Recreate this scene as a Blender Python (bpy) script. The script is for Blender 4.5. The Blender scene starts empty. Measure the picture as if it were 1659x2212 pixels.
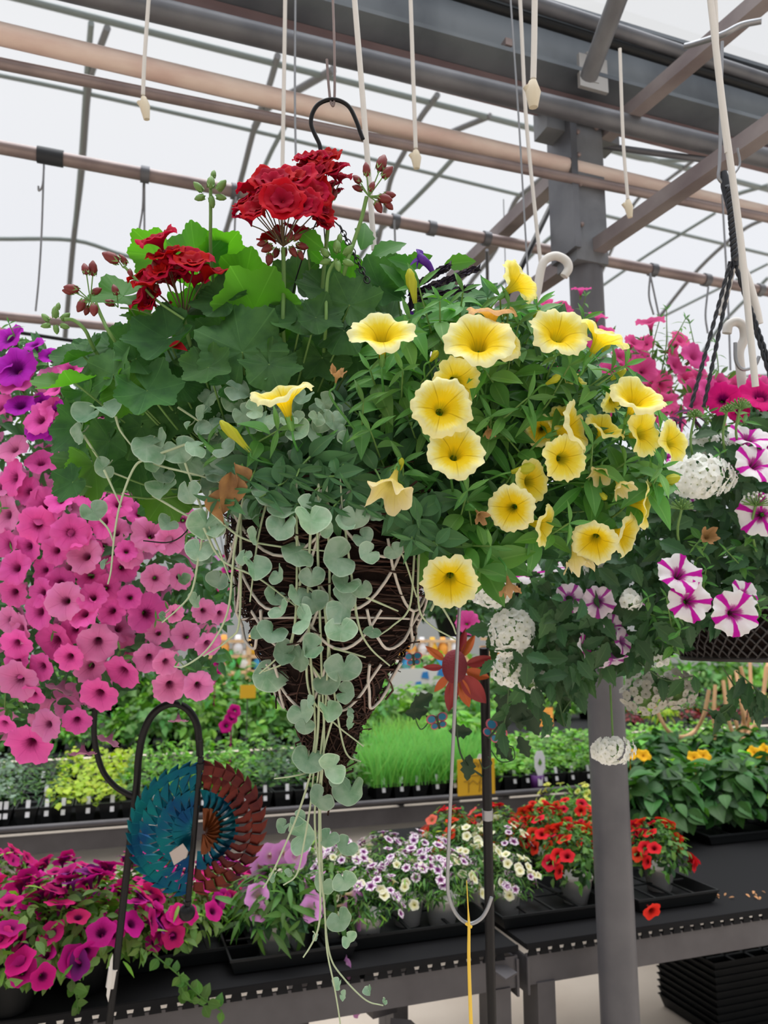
import bpy, math, random
import numpy as np
random.seed(11); rng = np.random.default_rng(11)
PI = math.pi
sc = bpy.context.scene
# ------------------------------------------------------------------ camera frame
F = 1660.0; PITCH = math.radians(9.4); CAM = np.array([0, 0, 1.5])
RT = np.array([1.0, 0, 0]); FW = np.array([0, math.cos(PITCH), math.sin(PITCH)]); UP = np.array([0, -math.sin(PITCH), math.cos(PITCH)])
AZ = math.radians(70.5)
UU = np.array([math.sin(AZ), math.cos(AZ), 0]); VV = np.array([-math.cos(AZ), math.sin(AZ), 0]); ZZ = np.array([0, 0, 1.0])
def ray(x, y): return RT*(x-829.5)/F + UP*(1106-y)/F + FW
def P(x, y, d): return CAM + ray(x, y)*d
def onz(x, y, z):
    r = ray(x, y); return CAM + r*(z-1.5)/r[2]
def onv(x, y, v):
    r = ray(x, y); return CAM + r*v/(r@VV)
def uvz(u, v, z): return UU*u + VV*v + ZZ*z
def N(a, b, c):
    n = RT*a + UP*b - FW*c; return n/np.linalg.norm(n)
def nrm(v):
    v = np.asarray(v, float); return v/max(1e-9, np.linalg.norm(v))
def arch_z(v):
    if v < 1.7: c = -1.95
    elif v < 9.0: c = 5.35
    else: c = 12.65
    return 3.2 + 2.4*(1-((v-c)/3.65)**2)
def onarch(x, y):
    r = ray(x, y); t = 1.75/(r@VV)
    for _ in range(4000):
        q = CAM + r*t
        if q[2] >= arch_z(q@VV) or t > 40: break
        t += 0.005
    return CAM + r*(t-.06)
# ------------------------------------------------------------------ materials
def mat(name, col, rough=.6, metal=0, spec=.4, trans=0, tcol=None, var=0.0, noise=None, nscale=20, bump=0, bscale=200, coat=0, stretch=None, hue=0.0, objvar=0.0):
    m = bpy.data.materials.new(name); m.use_nodes = True
    nt = m.node_tree; nd = nt.nodes; L = nt.links
    b = nd['Principled BSDF']; out = nd['Material Output']
    b.inputs['Roughness'].default_value = rough; b.inputs['Metallic'].default_value = metal
    b.inputs['Specular IOR Level'].default_value = spec; b.inputs['Coat Weight'].default_value = coat
    rgb = nd.new('ShaderNodeRGB'); rgb.outputs[0].default_value = (*col, 1); c = rgb.outputs[0]
    if noise:
        tc = nd.new('ShaderNodeTexCoord'); nz = nd.new('ShaderNodeTexNoise'); nz.inputs['Scale'].default_value = nscale; nz.inputs['Detail'].default_value = 5
        if stretch:
            mp = nd.new('ShaderNodeMapping'); mp.inputs['Scale'].default_value = stretch; L.new(tc.outputs['Object'], mp.inputs[0]); L.new(mp.outputs[0], nz.inputs['Vector'])
        else: L.new(tc.outputs['Object'], nz.inputs['Vector'])
        rp = nd.new('ShaderNodeValToRGB'); rp.color_ramp.elements[0].position = .38; rp.color_ramp.elements[1].position = .66
        L.new(nz.outputs['Fac'], rp.inputs[0])
        mx = nd.new('ShaderNodeMix'); mx.data_type = 'RGBA'; L.new(rp.outputs[0], mx.inputs[0]); L.new(c, mx.inputs[6]); mx.inputs[7].default_value = (*noise, 1); c = mx.outputs[2]
    m['x'] = 1
    c = finish(m, c, var, hue, objvar)
    L.new(c, b.inputs['Base Color'])
    if bump:
        tc = nd.new('ShaderNodeTexCoord'); nz = nd.new('ShaderNodeTexNoise'); nz.inputs['Scale'].default_value = bscale; nz.inputs['Detail'].default_value = 4
        L.new(tc.outputs['Object'], nz.inputs['Vector']); bp = nd.new('ShaderNodeBump'); bp.inputs['Strength'].default_value = bump; bp.inputs['Distance'].default_value = .002
        L.new(nz.outputs['Fac'], bp.inputs['Height']); L.new(bp.outputs[0], b.inputs['Normal'])
    if trans: add_trans(m, c, trans, tcol)
    return m
def finish(m, c, var, hue, objvar):
    nd = m.node_tree.nodes; L = m.node_tree.links
    if var or hue or objvar:
        geo = nd.new('ShaderNodeNewGeometry'); oi = nd.new('ShaderNodeObjectInfo')
        hs = nd.new('ShaderNodeHueSaturation'); L.new(c, hs.inputs['Color'])
        ad = nd.new('ShaderNodeMath'); ad.operation = 'ADD'; L.new(geo.outputs['Random Per Island'], ad.inputs[0]); L.new(oi.outputs['Random'], ad.inputs[1])
        fr = nd.new('ShaderNodeMath'); fr.operation = 'FRACT'; L.new(ad.outputs[0], fr.inputs[0])
        mr = nd.new('ShaderNodeMapRange'); mr.inputs['To Min'].default_value = 1-var; mr.inputs['To Max'].default_value = 1+var*.9; L.new(fr.outputs[0], mr.inputs[0]); L.new(mr.outputs[0], hs.inputs['Value'])
        if hue:
            m2 = nd.new('ShaderNodeMapRange'); m2.inputs['To Min'].default_value = .5-hue; m2.inputs['To Max'].default_value = .5+hue
            sn = nd.new('ShaderNodeMath'); sn.operation = 'MULTIPLY'; sn.inputs[1].default_value = 7.31; L.new(fr.outputs[0], sn.inputs[0])
            f2 = nd.new('ShaderNodeMath'); f2.operation = 'FRACT'; L.new(sn.outputs[0], f2.inputs[0]); L.new(f2.outputs[0], m2.inputs[0]); L.new(m2.outputs[0], hs.inputs['Hue'])
        c = hs.outputs[0]
    return c
def add_trans(m, c, k, tcol=None):
    nd = m.node_tree.nodes; L = m.node_tree.links; b = nd['Principled BSDF']; out = nd['Material Output']
    t = nd.new('ShaderNodeBsdfTranslucent')
    if tcol is not None:
        mx = nd.new('ShaderNodeMix'); mx.data_type = 'RGBA'; mx.blend_type = 'MULTIPLY'; mx.inputs[0].default_value = 1; L.new(c, mx.inputs[6]); mx.inputs[7].default_value = (*tcol, 1); c = mx.outputs[2]
    L.new(c, t.inputs[0]); ms = nd.new('ShaderNodeMixShader'); ms.inputs[0].default_value = k
    L.new(b.outputs[0], ms.inputs[1]); L.new(t.outputs[0], ms.inputs[2]); L.new(ms.outputs[0], out.inputs[0])
def petal(name, stops, vein=(1, 1, 1), veinamt=.5, veinfreq=60, trans=.35, star=None, starw=.5, tube=None, var=.08, rough=.7, hue=0.0):
    """polar petal material: UV.x = angle, UV.y = radius"""
    m = bpy.data.materials.new(name); m.use_nodes = True; nt = m.node_tree; nd = nt.nodes; L = nt.links
    b = nd['Principled BSDF']; b.inputs['Roughness'].default_value = rough; b.inputs['Specular IOR Level'].default_value = .15
    uv = nd.new('ShaderNodeUVMap'); sp = nd.new('ShaderNodeSeparateXYZ'); L.new(uv.outputs[0], sp.inputs[0])
    nz = nd.new('ShaderNodeTexNoise'); nz.inputs['Scale'].default_value = 1; nz.inputs['Detail'].default_value = 3
    cb = nd.new('ShaderNodeCombineXYZ'); mu = nd.new('ShaderNodeMath'); mu.operation = 'MULTIPLY'; mu.inputs[1].default_value = veinfreq
    L.new(sp.outputs[0], mu.inputs[0]); L.new(mu.outputs[0], cb.inputs[0])
    my = nd.new('ShaderNodeMath'); my.operation = 'MULTIPLY'; my.inputs[1].default_value = 4; L.new(sp.outputs[1], my.inputs[0]); L.new(my.outputs[0], cb.inputs[1])
    oi = nd.new('ShaderNodeObjectInfo'); m9 = nd.new('ShaderNodeMath'); m9.operation = 'MULTIPLY'; m9.inputs[1].default_value = 50; L.new(oi.outputs['Random'], m9.inputs[0]); L.new(m9.outputs[0], cb.inputs[2])
    L.new(cb.outputs[0], nz.inputs['Vector'])
    # radius jittered by the vein noise
    jj = nd.new('ShaderNodeMath'); jj.operation = 'MULTIPLY_ADD'; jj.inputs[1].default_value = .28; L.new(nz.outputs['Fac'], jj.inputs[0])
    sb = nd.new('ShaderNodeMath'); sb.operation = 'SUBTRACT'; sb.inputs[1].default_value = .14; L.new(sp.outputs[1], sb.inputs[0]); L.new(sb.outputs[0], jj.inputs[2])
    rp = nd.new('ShaderNodeValToRGB'); els = rp.color_ramp.elements
    while len(els) < len(stops): els.new(.5)
    for e, (p_, c_) in zip(els, stops): e.position = p_; e.color = (*c_, 1)
    L.new(jj.outputs[0], rp.inputs[0]); c = rp.outputs[0]
    # five main veins
    a = nd.new('ShaderNodeMath'); a.operation = 'MULTIPLY'; a.inputs[1].default_value = 5*PI; L.new(sp.outputs[0], a.inputs[0])
    s = nd.new('ShaderNodeMath'); s.operation = 'SINE'; L.new(a.outputs[0], s.inputs[0]); ab = nd.new('ShaderNodeMath'); ab.operation = 'ABSOLUTE'; L.new(s.outputs[0], ab.inputs[0])
    if star is not None:
        n2 = nd.new('ShaderNodeMath'); n2.operation = 'MULTIPLY_ADD'; n2.inputs[1].default_value = .25; n2.inputs[2].default_value = -.12; L.new(nz.outputs['Fac'], n2.inputs[0])
        ad = nd.new('ShaderNodeMath'); ad.operation = 'ADD'; L.new(ab.outputs[0], ad.inputs[0]); L.new(n2.outputs[0], ad.inputs[1])
        mr = nd.new('ShaderNodeMapRange'); mr.inputs['From Min'].default_value = starw; mr.inputs['From Max'].default_value = starw+.12; mr.inputs['To Min'].default_value = 1; mr.inputs['To Max'].default_value = 0; L.new(ad.outputs[0], mr.inputs[0])
        mx = nd.new('ShaderNodeMix'); mx.data_type = 'RGBA'; L.new(mr.outputs[0], mx.inputs[0]); L.new(c, mx.inputs[6]); mx.inputs[7].default_value = (*star, 1); c = mx.outputs[2]
    else:
        mr = nd.new('ShaderNodeMapRange'); mr.inputs['From Min'].default_value = .0; mr.inputs['From Max'].default_value = .11; mr.inputs['To Min'].default_value = veinamt; mr.inputs['To Max'].default_value = 0; L.new(ab.outputs[0], mr.inputs[0])
        fa = nd.new('ShaderNodeMapRange'); fa.inputs['From Min'].default_value = .95; fa.inputs['From Max'].default_value = .5; L.new(sp.outputs[1], fa.inputs[0])
        mm = nd.new('ShaderNodeMath'); mm.operation = 'MULTIPLY'; L.new(mr.outputs[0], mm.inputs[0]); L.new(fa.outputs[0], mm.inputs[1])
        mx = nd.new('ShaderNodeMix'); mx.data_type = 'RGBA'; mx.blend_type = 'MULTIPLY'; L.new(mm.outputs[0], mx.inputs[0]); L.new(c, mx.inputs[6]); mx.inputs[7].default_value = (*vein, 1); c = mx.outputs[2]
    c = finish(m, c, var, hue, 0)
    L.new(c, b.inputs['Base Color'])
    bp = nd.new('ShaderNodeBump'); bp.inputs['Strength'].default_value = .35; bp.inputs['Distance'].default_value = .001; L.new(nz.outputs['Fac'], bp.inputs['Height']); L.new(bp.outputs[0], b.inputs['Normal'])
    add_trans(m, c, trans)
    return m
def leafmat(name, col, veincol, rough=.5, trans=.3, tcol=(1.3, 1.5, .5), polar=False, var=.22, hue=.02, veinw=.06, spec=.35, nv=7, edge=None, blotch=None):
    m = bpy.data.materials.new(name); m.use_nodes = True; nt = m.node_tree; nd = nt.nodes; L = nt.links
    b = nd['Principled BSDF']; b.inputs['Roughness'].default_value = rough; b.inputs['Specular IOR Level'].default_value = spec
    uv = nd.new('ShaderNodeUVMap'); sp = nd.new('ShaderNodeSeparateXYZ'); L.new(uv.outputs[0], sp.inputs[0])
    rgb = nd.new('ShaderNodeRGB'); rgb.outputs[0].default_value = (*col, 1); c = rgb.outputs[0]
    tc = nd.new('ShaderNodeTexCoord'); nz = nd.new('ShaderNodeTexNoise'); nz.inputs['Scale'].default_value = 60; nz.inputs['Detail'].default_value = 4; L.new(tc.outputs['Object'], nz.inputs['Vector'])
    if blotch:
        r0 = nd.new('ShaderNodeMapRange'); r0.inputs['From Min'].default_value = .4; r0.inputs['From Max'].default_value = .7; L.new(nz.outputs['Fac'], r0.inputs[0])
        m0 = nd.new('ShaderNodeMix'); m0.data_type = 'RGBA'; L.new(r0.outputs[0], m0.inputs[0]); L.new(c, m0.inputs[6]); m0.inputs[7].default_value = (*blotch, 1); c = m0.outputs[2]
    if polar:
        a = nd.new('ShaderNodeMath'); a.operation = 'MULTIPLY_ADD'; a.inputs[1].default_value = nv*PI; a.inputs[2].default_value = -nv*PI/2; L.new(sp.outputs[0], a.inputs[0])
        s = nd.new('ShaderNodeMath'); s.operation = 'SINE'; L.new(a.outputs[0], s.inputs[0]); ab = nd.new('ShaderNodeMath'); ab.operation = 'ABSOLUTE'; L.new(s.outputs[0], ab.inputs[0]); o = ab.outputs[0]; w = .09
    else:
        a = nd.new('ShaderNodeMath'); a.operation = 'SUBTRACT'; a.inputs[1].default_value = .5; L.new(sp.outputs[0], a.inputs[0]); ab = nd.new('ShaderNodeMath'); ab.operation = 'ABSOLUTE'; L.new(a.outputs[0], ab.inputs[0]); o = ab.outputs[0]; w = veinw
    mr = nd.new('ShaderNodeMapRange'); mr.inputs['From Min'].default_value = 0; mr.inputs['From Max'].default_value = w; mr.inputs['To Min'].default_value = .7; mr.inputs['To Max'].default_value = 0; L.new(o, mr.inputs[0])
    mx = nd.new('ShaderNodeMix'); mx.data_type = 'RGBA'; L.new(mr.outputs[0], mx.inputs[0]); L.new(c, mx.inputs[6]); mx.inputs[7].default_value = (*veincol, 1); c = mx.outputs[2]
    if edge:
        er = nd.new('ShaderNodeMapRange'); er.inputs['From Min'].default_value = .9; er.inputs['From Max'].default_value = 1.0; L.new(sp.outputs[1], er.inputs[0])
        m3 = nd.new('ShaderNodeMix'); m3.data_type = 'RGBA'; L.new(er.outputs[0], m3.inputs[0]); L.new(c, m3.inputs[6]); m3.inputs[7].default_value = (*edge, 1); c = m3.outputs[2]
    c = finish(m, c, var, hue, 0)
    L.new(c, b.inputs['Base Color'])
    bp = nd.new('ShaderNodeBump'); bp.inputs['Strength'].default_value = .4; bp.inputs['Distance'].default_value = .0015
    L.new(nz.outputs['Fac'], bp.inputs['Height']); L.new(bp.outputs[0], b.inputs['Normal'])
    add_trans(m, c, trans, tcol)
    return m
# ------------------------------------------------------------------ mesh building
class MB:
    def __init__(s): s.V = []; s.n = 0; s.I = []; s.T = []; s.UV = []; s.M = []
    def add(s, V, I, T, UV=None, M=0):
        V = np.asarray(V, float).reshape(-1, 3); I = np.asarray(I, int); T = np.asarray(T, int)
        s.V.append(V); s.I.append(I+s.n); s.T.append(T); s.n += len(V)
        s.UV.append(np.zeros((len(V), 2)) if UV is None else np.asarray(UV, float)); s.M.append(np.full(len(T), M) if np.isscalar(M) else np.asarray(M))
        return s
    def many(s, tp, R, T_):
        V, I, T, UV, M = tp; k = len(T_); n = len(V)
        W = np.einsum('kij,nj->kni', R, V) + np.asarray(T_)[:, None, :]
        s.V.append(W.reshape(-1, 3)); s.I.append((I[None, :] + (np.arange(k)*n)[:, None]).ravel()+s.n); s.T.append(np.tile(T, k)); s.UV.append(np.tile(UV, (k, 1))); s.M.append(np.tile(M, k)); s.n += k*n
        return s
    def tpl(s):
        return (np.concatenate(s.V), np.concatenate(s.I), np.concatenate(s.T), np.concatenate(s.UV), np.concatenate(s.M))
    def one(s, tp, R, t): return s.many(tp, np.asarray(R)[None], np.asarray(t)[None])
    def mesh(s, name, mats, smooth=True, origin=None):
        V, I, T, UV, M = s.tpl()
        if origin is not None: V = V - np.asarray(origin)
        me = bpy.data.meshes.new(name); me.vertices.add(len(V)); me.vertices.foreach_set('co', V.astype('f').ravel())
        me.loops.add(len(I)); me.loops.foreach_set('vertex_index', I.astype('i')); me.polygons.add(len(T))
        st = np.concatenate([[0], np.cumsum(T)[:-1]]); me.polygons.foreach_set('loop_start', st.astype('i')); me.polygons.foreach_set('loop_total', T.astype('i'))
        me.polygons.foreach_set('material_index', M.astype('i')); me.polygons.foreach_set('use_smooth', np.full(len(T), smooth))
        ul = me.uv_layers.new(name='UVMap'); ul.data.foreach_set('uv', UV[I].astype('f').ravel())
        me.update(calc_edges=True); me.validate()
        for m in (mats if isinstance(mats, (list, tuple)) else [mats]): me.materials.append(m)
        return me
def link(name, me, parent=None, loc=None, R=None):
    o = bpy.data.objects.new(name, me); sc.collection.objects.link(o)
    if parent is not None: o.parent = parent
    if loc is not None:
        M4 = np.eye(4); M4[:3, 3] = loc
        if R is not None: M4[:3, :3] = R
        from mathutils import Matrix
        o.matrix_basis = Matrix(M4.tolist())
    return o
def part(name, mb, mats, parent, smooth=True):
    """mesh given in world coordinates, parent is an unrotated Empty or a thing whose origin is stored"""
    org = np.array(parent['org']) if parent is not None and 'org' in parent else np.zeros(3)
    o = link(name, mb.mesh(name, mats, smooth, org), parent); o['org'] = list(org)
    return o
ROOTS = []
def thing(name, label, cat, loc, group=None):
    o = bpy.data.objects.new(name, None); sc.collection.objects.link(o); o.location = [float(a) for a in loc]
    o['label'] = label; o['category'] = cat; o['org'] = [float(a) for a in loc]; o.empty_display_size = .05
    if group: o['group'] = group
    ROOTS.append(o); return o
def solo(name, label, cat, mb, mats, group=None, smooth=True):
    V = np.concatenate(mb.V); org = np.array([(V[:, 0].min()+V[:, 0].max())/2, (V[:, 1].min()+V[:, 1].max())/2, V[:, 2].min()])
    o = link(name, mb.mesh(name, mats, smooth, org)); o.location = org; o['label'] = label; o['category'] = cat; o['org'] = list(org)
    if group: o['group'] = group
    return o
def struct(name, mb, mats, label=None, smooth=False):
    o = link(name, mb.mesh(name, mats, smooth)); o['kind'] = 'structure'
    if label: o['label'] = label; o['category'] = name.split('_')[0]
    return o
def stuff(o): o['kind'] = 'stuff'; return o
def grid(A, wrap=False):
    """A (r,c,3) -> quads"""
    r, c = A.shape[:2]; cc = c if wrap else c-1
    i = np.arange(r-1)[:, None]*c; j = np.arange(cc)[None, :]; j2 = (j+1) % c
    q = np.stack([i+j, i+j2, i+c+j2, i+c+j], -1).reshape(-1)
    u = np.linspace(0, 1, c); v = np.linspace(0, 1, r); UV = np.stack(np.meshgrid(u, v), -1).reshape(-1, 2)
    return A.reshape(-1, 3), q, np.full((r-1)*cc, 4), UV
def smoothline(pts, n=6):
    pts = np.asarray(pts, float)
    if len(pts) < 3: return pts
    Q = np.vstack([2*pts[0]-pts[1], pts, 2*pts[-1]-pts[-2]]); out = []
    for i in range(1, len(Q)-2):
        for k in range(n):
            t = k/n; a, b, c, d = Q[i-1:i+3]
            out.append(.5*((2*b)+(-a+c)*t+(2*a-5*b+4*c-d)*t*t+(-a+3*b-3*c+d)*t**3))
    out.append(pts[-1]); return np.array(out)
def tube(mb, pts, r, sides=8, M=0, cap=True):
    pts = np.asarray(pts, float); n = len(pts)
    rr = np.full(n, r) if np.isscalar(r) else np.interp(np.linspace(0, 1, n), np.linspace(0, 1, len(r)), r)
    T = np.gradient(pts, axis=0); T /= np.maximum(1e-9, np.linalg.norm(T, axis=1))[:, None]
    a = np.array([0, 0, 1.0]) if abs(T[0][2]) < .9 else np.array([1.0, 0, 0]); X = []
    x = nrm(np.cross(T[0], a))
    for t in T:
        x = nrm(x - t*(x@t)); X.append(x)
    X = np.array(X); Y = np.cross(T, X); th = np.linspace(0, 2*PI, sides, endpoint=False)
    A = pts[:, None, :] + rr[:, None, None]*(np.cos(th)[None, :, None]*X[:, None, :] + np.sin(th)[None, :, None]*Y[:, None, :])
    V, q, tt, UV = grid(A, True)
    mb.add(V, q, tt, UV, M)
    if cap: mb.add(A[0], np.arange(sides)[::-1], [sides], None, M); mb.add(A[-1], np.arange(sides), [sides], None, M)
    return mb
def bar(mb, a, b, w, h, M=0, upv=(0, 0, 1), x0=0, z0=0):
    """box bar from a to b: w sideways, h along up; x0, z0 shift"""
    a = np.asarray(a, float); b = np.asarray(b, float); t = nrm(b-a); x = nrm(np.cross(t, upv)); z = np.cross(x, t)
    V = []
    for p in (a, b):
        for sx, szz in ((-1, -1), (1, -1), (1, 1), (-1, 1)): V.append(p + x*(x0+sx*w/2) + z*(z0+szz*h/2))
    mb.add(V, [0, 3, 2, 1, 4, 5, 6, 7, 0, 1, 5, 4, 1, 2, 6, 5, 2, 3, 7, 6, 3, 0, 4, 7], [4]*6, None, M); return mb
def lathe(mb, c, prof, n=24, M=0, ax=None):
    """prof (r,z)"""
    c = np.asarray(c, float); th = np.linspace(0, 2*PI, n, endpoint=False); prof = np.asarray(prof, float)
    X, Y, Z = (np.eye(3) if ax is None else ax)
    A = c + prof[:, 0][:, None, None]*(np.cos(th)[None, :, None]*X + np.sin(th)[None, :, None]*Y) + prof[:, 1][:, None, None]*Z
    V, q, t, UV = grid(A, True); mb.add(V, q, t, UV, M); return mb
def ball(mb, c, r, M=0, n=10, sc_=(1, 1, 1)):
    a = np.linspace(0, PI, n); prof = np.stack([np.maximum(1e-4, np.sin(a))*r, -np.cos(a)*r*sc_[2]], 1); return lathe(mb, c, prof, n+4, M)
def poly(mb, pts, thick, nv, M=0):
    """flat polygon with thickness"""
    pts = np.asarray(pts, float); nv = nrm(nv); k = len(pts); A = pts - nv*thick/2; B = pts + nv*thick/2
    mb.add(B, np.arange(k), [k], None, M); mb.add(A, np.arange(k)[::-1], [k], None, M)
    q = []
    for i in range(k): j = (i+1) % k; q += [i, j, k+j, k+i]
    mb.add(np.vstack([A, B]), q, [4]*k, None, M); return mb
def frame(n, t):
    n = nrm(n); t = np.asarray(t, float); t = nrm(t - n*(t@n)); x = np.cross(t, n); return np.stack([x, t, n], 1)
def frame_r(n, roll=None):
    n = nrm(n); roll = random.uniform(0, 2*PI) if roll is None else roll
    a = np.array([0, 0, 1.0]) if abs(n[2]) < .95 else np.array([1.0, 0, 0]); x = nrm(np.cross(a, n)); y = np.cross(n, x)
    return frame(n, x*math.cos(roll)+y*math.sin(roll))
# ------------------------------------------------------------------ plant templates (unit size)
def T_leaf(width=.5, n=7, fold=.15, curl=.25, point=1.0, serr=0, wave=0, petiole=.0, cols=5, M=0, base=.9):
    mb = MB(); t = np.linspace(0, 1, n); w = width*np.sin(PI*np.clip(t, 0, 1)**base)**point*.5; w[0] = .02; w[-1] = .004
    xs = np.linspace(-1, 1, cols); A = np.zeros((n, cols, 3))
    for i in range(n):
        ww = w[i]*(1+serr*(1 if i % 2 else -1)*(0 < i < n-1))
        A[i, :, 0] = xs*ww; A[i, :, 1] = t[i] + petiole; A[i, :, 2] = np.abs(xs)*ww*fold*2 - curl*t[i]**2 + wave*np.sin(t[i]*9+xs*2)*np.abs(xs)
    V, q, tt, UV = grid(A); mb.add(V, q, tt, UV, M)
    if petiole: tube(mb, [(0, 0, 0), (0, petiole*1.05, 0)], .018, 5, M)
    return mb.tpl()
def T_corolla(L=.9, nlob=5, lobe=.1, ruffle=.05, seg=50, rings=None, seed=0, flare=0.08, recurve=.0, notch=0.04, M=0, MC=1, calyx=True, fold=0.0):
    r_ = random.Random(seed); rings = rings or [(.07, -L), (.09, -.8*L), (.13, -.55*L), (.19, -.32*L), (.27, -.15*L), (.38, -.04), (.52, .02), (.68, flare*.7), (.84, flare), (.93, flare*.9-recurve*.4), (1., flare*.7-recurve)]
    th = np.linspace(0, 2*PI, seg, endpoint=False); ph = [r_.uniform(0, 6) for _ in range(6)]; am = [r_.uniform(.6, 1.2) for _ in range(6)]
    A = np.zeros((len(rings), seg, 3)); UV = np.zeros((len(rings), seg, 2))
    for i, (r, z) in enumerate(rings):
        k = max(0, (r-.3)/.7)
        lob = 1 + k*(lobe*np.cos(nlob*th) ) - k*k*notch*np.abs(np.sin(nlob*th*.5+PI/2))**8
        lob += k*k*.03*(np.sin(13*th+ph[0])*am[0]+np.sin(21*th+ph[1])*am[1])
        rr = r*lob; A[i, :, 0] = rr*np.sin(th); A[i, :, 1] = rr*np.cos(th)
        A[i, :, 2] = z + k**2*ruffle*(np.sin(nlob*th+ph[2])*am[2]*1.2 + np.sin(3*th+ph[3])*am[3]*.9+np.sin(11*th+ph[4])*.5*am[4]) - k*.05*np.abs(np.sin(nlob*th*.5))*0 + fold*k*k*(np.abs(np.cos(th+ph[5]))*1.0)
        UV[i, :, 0] = th/(2*PI)+.0; UV[i, :, 1] = r
    mb = MB(); 
    # duplicate seam for uv
    A2 = np.concatenate([A, A[:, :1]], 1); U2 = np.concatenate([UV, UV[:, :1]+np.array([1, 0])], 1)
    V, q, tt, _ = grid(A2); mb.add(V, q, tt, U2.reshape(-1, 2), M)
    if calyx:
        lathe(mb, (0, 0, 0), [(.03, -L-.12), (.085, -L-.06), (.105, -L+.05), (.1, -L+.15)], 8, MC)
        for k in range(5):
            a = k*2*PI/5+.3; d = np.array([math.cos(a), math.sin(a), 0]); lf = T_leaf(.3, 4, .1, .3, cols=3)
            Rm = frame(d*.95+np.array([0, 0, -.3]), np.array([0, 0, 1])+d*.75)*.38; mb.one((lf[0], lf[1], lf[2], lf[3], np.full(len(lf[2]), MC)), Rm, d*.08+np.array([0, 0, -L+.05]))
    return mb.tpl()
def T_geranium(seed=0, seg=96, cup=.18, wave=.09, lob=.10, crimp=.03, petiole=True, fold=.0):
    r_ = random.Random(seed); a0 = .2; th = np.linspace(-PI+a0, PI-a0, seg); rs = [.0, .12, .3, .5, .68, .84, .94, 1.]
    ph = r_.uniform(0, 6); p2 = r_.uniform(0, 6); A = np.zeros((len(rs), seg, 3)); UV = np.zeros((len(rs), seg, 2))
    shape = (.86+.14*np.cos(th)) * (1+lob*np.cos(7*th)) * 1.0
    shape *= np.clip((PI-np.abs(th))/.35, .55, 1)**.5
    shape *= 1 + .035*np.abs(np.cos(17.5*th)) - .018*np.abs(np.sin(17.5*th))**4
    for i, r in enumerate(rs):
        rr = r*(1+(shape-1)*r**1.5); x = rr*np.sin(th); y = rr*np.cos(th)
        A[i, :, 0] = x; A[i, :, 1] = y
        A[i, :, 2] = cup*r**2*1.0 + wave*r**2*np.sin(3*th+ph) + .05*r**2*np.sin(5*th+p2) + crimp*r*np.cos(7*th) + .02*r**3*np.cos(35*th) - fold*y*y - .15*max(0, r-.8)*r_.uniform(0, 1)
        UV[i, :, 0] = th/(2*PI)+.5; UV[i, :, 1] = r
    mb = MB(); V, q, tt, _ = grid(A); mb.add(V, q, tt, UV.reshape(-1, 2), 0); return mb.tpl()
def T_dichondra(seed=0, seg=36, cup=.3, fold=.2):
    r_ = random.Random(seed); th = np.linspace(-PI, PI, seg); rs = [.0, .2, .45, .7, .88, 1.]
    ph = r_.uniform(0, 6); A = np.zeros((len(rs), seg, 3)); UV = np.zeros((len(rs), seg, 2))
    shape = .97 + .10*np.cos(2*(np.abs(th)-PI*.62))*1.0 - .06*np.cos(th)
    d = PI-np.abs(th); shape = shape*np.clip(.38+d/.42, .38, 1)
    shape *= 1 + .02*np.sin(5*th+ph) + .012*np.sin(9*th+ph)
    for i, r in enumerate(rs):
        x = r*shape*np.sin(th); y = r*shape*np.cos(th)
        A[i, :, 0] = x*1.03; A[i, :, 1] = y*.92; A[i, :, 2] = -cup*(x*x)*.5+ fold*np.abs(x)*r*.6 + .10*r*r*np.sin(3*th+ph) - .14*y*y+.05*r*r*np.sin(7*th+ph)
        UV[i, :, 0] = th/(2*PI)+.5; UV[i, :, 1] = r
    mb = MB(); V, q, tt, _ = grid(A); mb.add(V, q, tt, UV.reshape(-1, 2), 0); return mb.tpl()
def rot_tpl(tp, ax, s=(1, 1, 1)):
    V = tp[0]*np.array(s); return (V, tp[1], tp[2], tp[3], tp[4])
def setM(tp, m): return (tp[0], tp[1], tp[2], tp[3], np.full(len(tp[4]), m))
def in_poly(poly_, n, rnd=rng):
    poly_ = np.asarray(poly_, float); out = []; lo = poly_.min(0); hi = poly_.max(0)
    while len(out) < n:
        p = lo + rnd.random(2)*(hi-lo); c = False; j = len(poly_)-1
        for i in range(len(poly_)):
            if (poly_[i, 1] > p[1]) != (poly_[j, 1] > p[1]) and p[0] < (poly_[j, 0]-poly_[i, 0])*(p[1]-poly_[i, 1])/(poly_[j, 1]-poly_[i, 1])+poly_[i, 0]: c = not c
            j = i
        if c: out.append(p)
    return np.array(out)
# ================================================================== MATERIALS
M_galv = mat('galvanised', (.20, .21, .225), .55, .3, var=0, noise=(.135, .14, .155), nscale=9, bump=.2, bscale=60)
M_galvd = mat('steel_dark', (.10, .105, .12), .5, .5, noise=(.16, .165, .18), nscale=6)
M_beam = mat('gutter_steel', (.17, .195, .22), .55, .25, noise=(.085, .10, .12), nscale=4, stretch=(1, 1, .6))
M_pinkp = mat('primer_steel', (.26, .19, .20), .6, .1, noise=(.20, .14, .15), nscale=5)
M_rust = mat('weathered_pipe', (.72, .60, .53), .6, .0, noise=(.58, .42, .37), nscale=5, stretch=(1, 1, 4))
M_brownpipe = mat('brown_pipe', (.27, .215, .205), .4, .3, noise=(.18, .14, .14), nscale=8)
M_tie = mat('tie_bar', (.24, .21, .21), .55, .2, noise=(.16, .13, .135), nscale=7)
M_thin = mat('purlin', (.20, .235, .235), .5, .1)
M_hoop = mat('hoop_steel', (.17, .175, .185), .5, .15)
M_black = mat('black_plastic', (.010, .011, .012), .5, spec=.22)
M_blackm = mat('black_metal', (.007, .007, .008), .4, .0, spec=.22)
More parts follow.
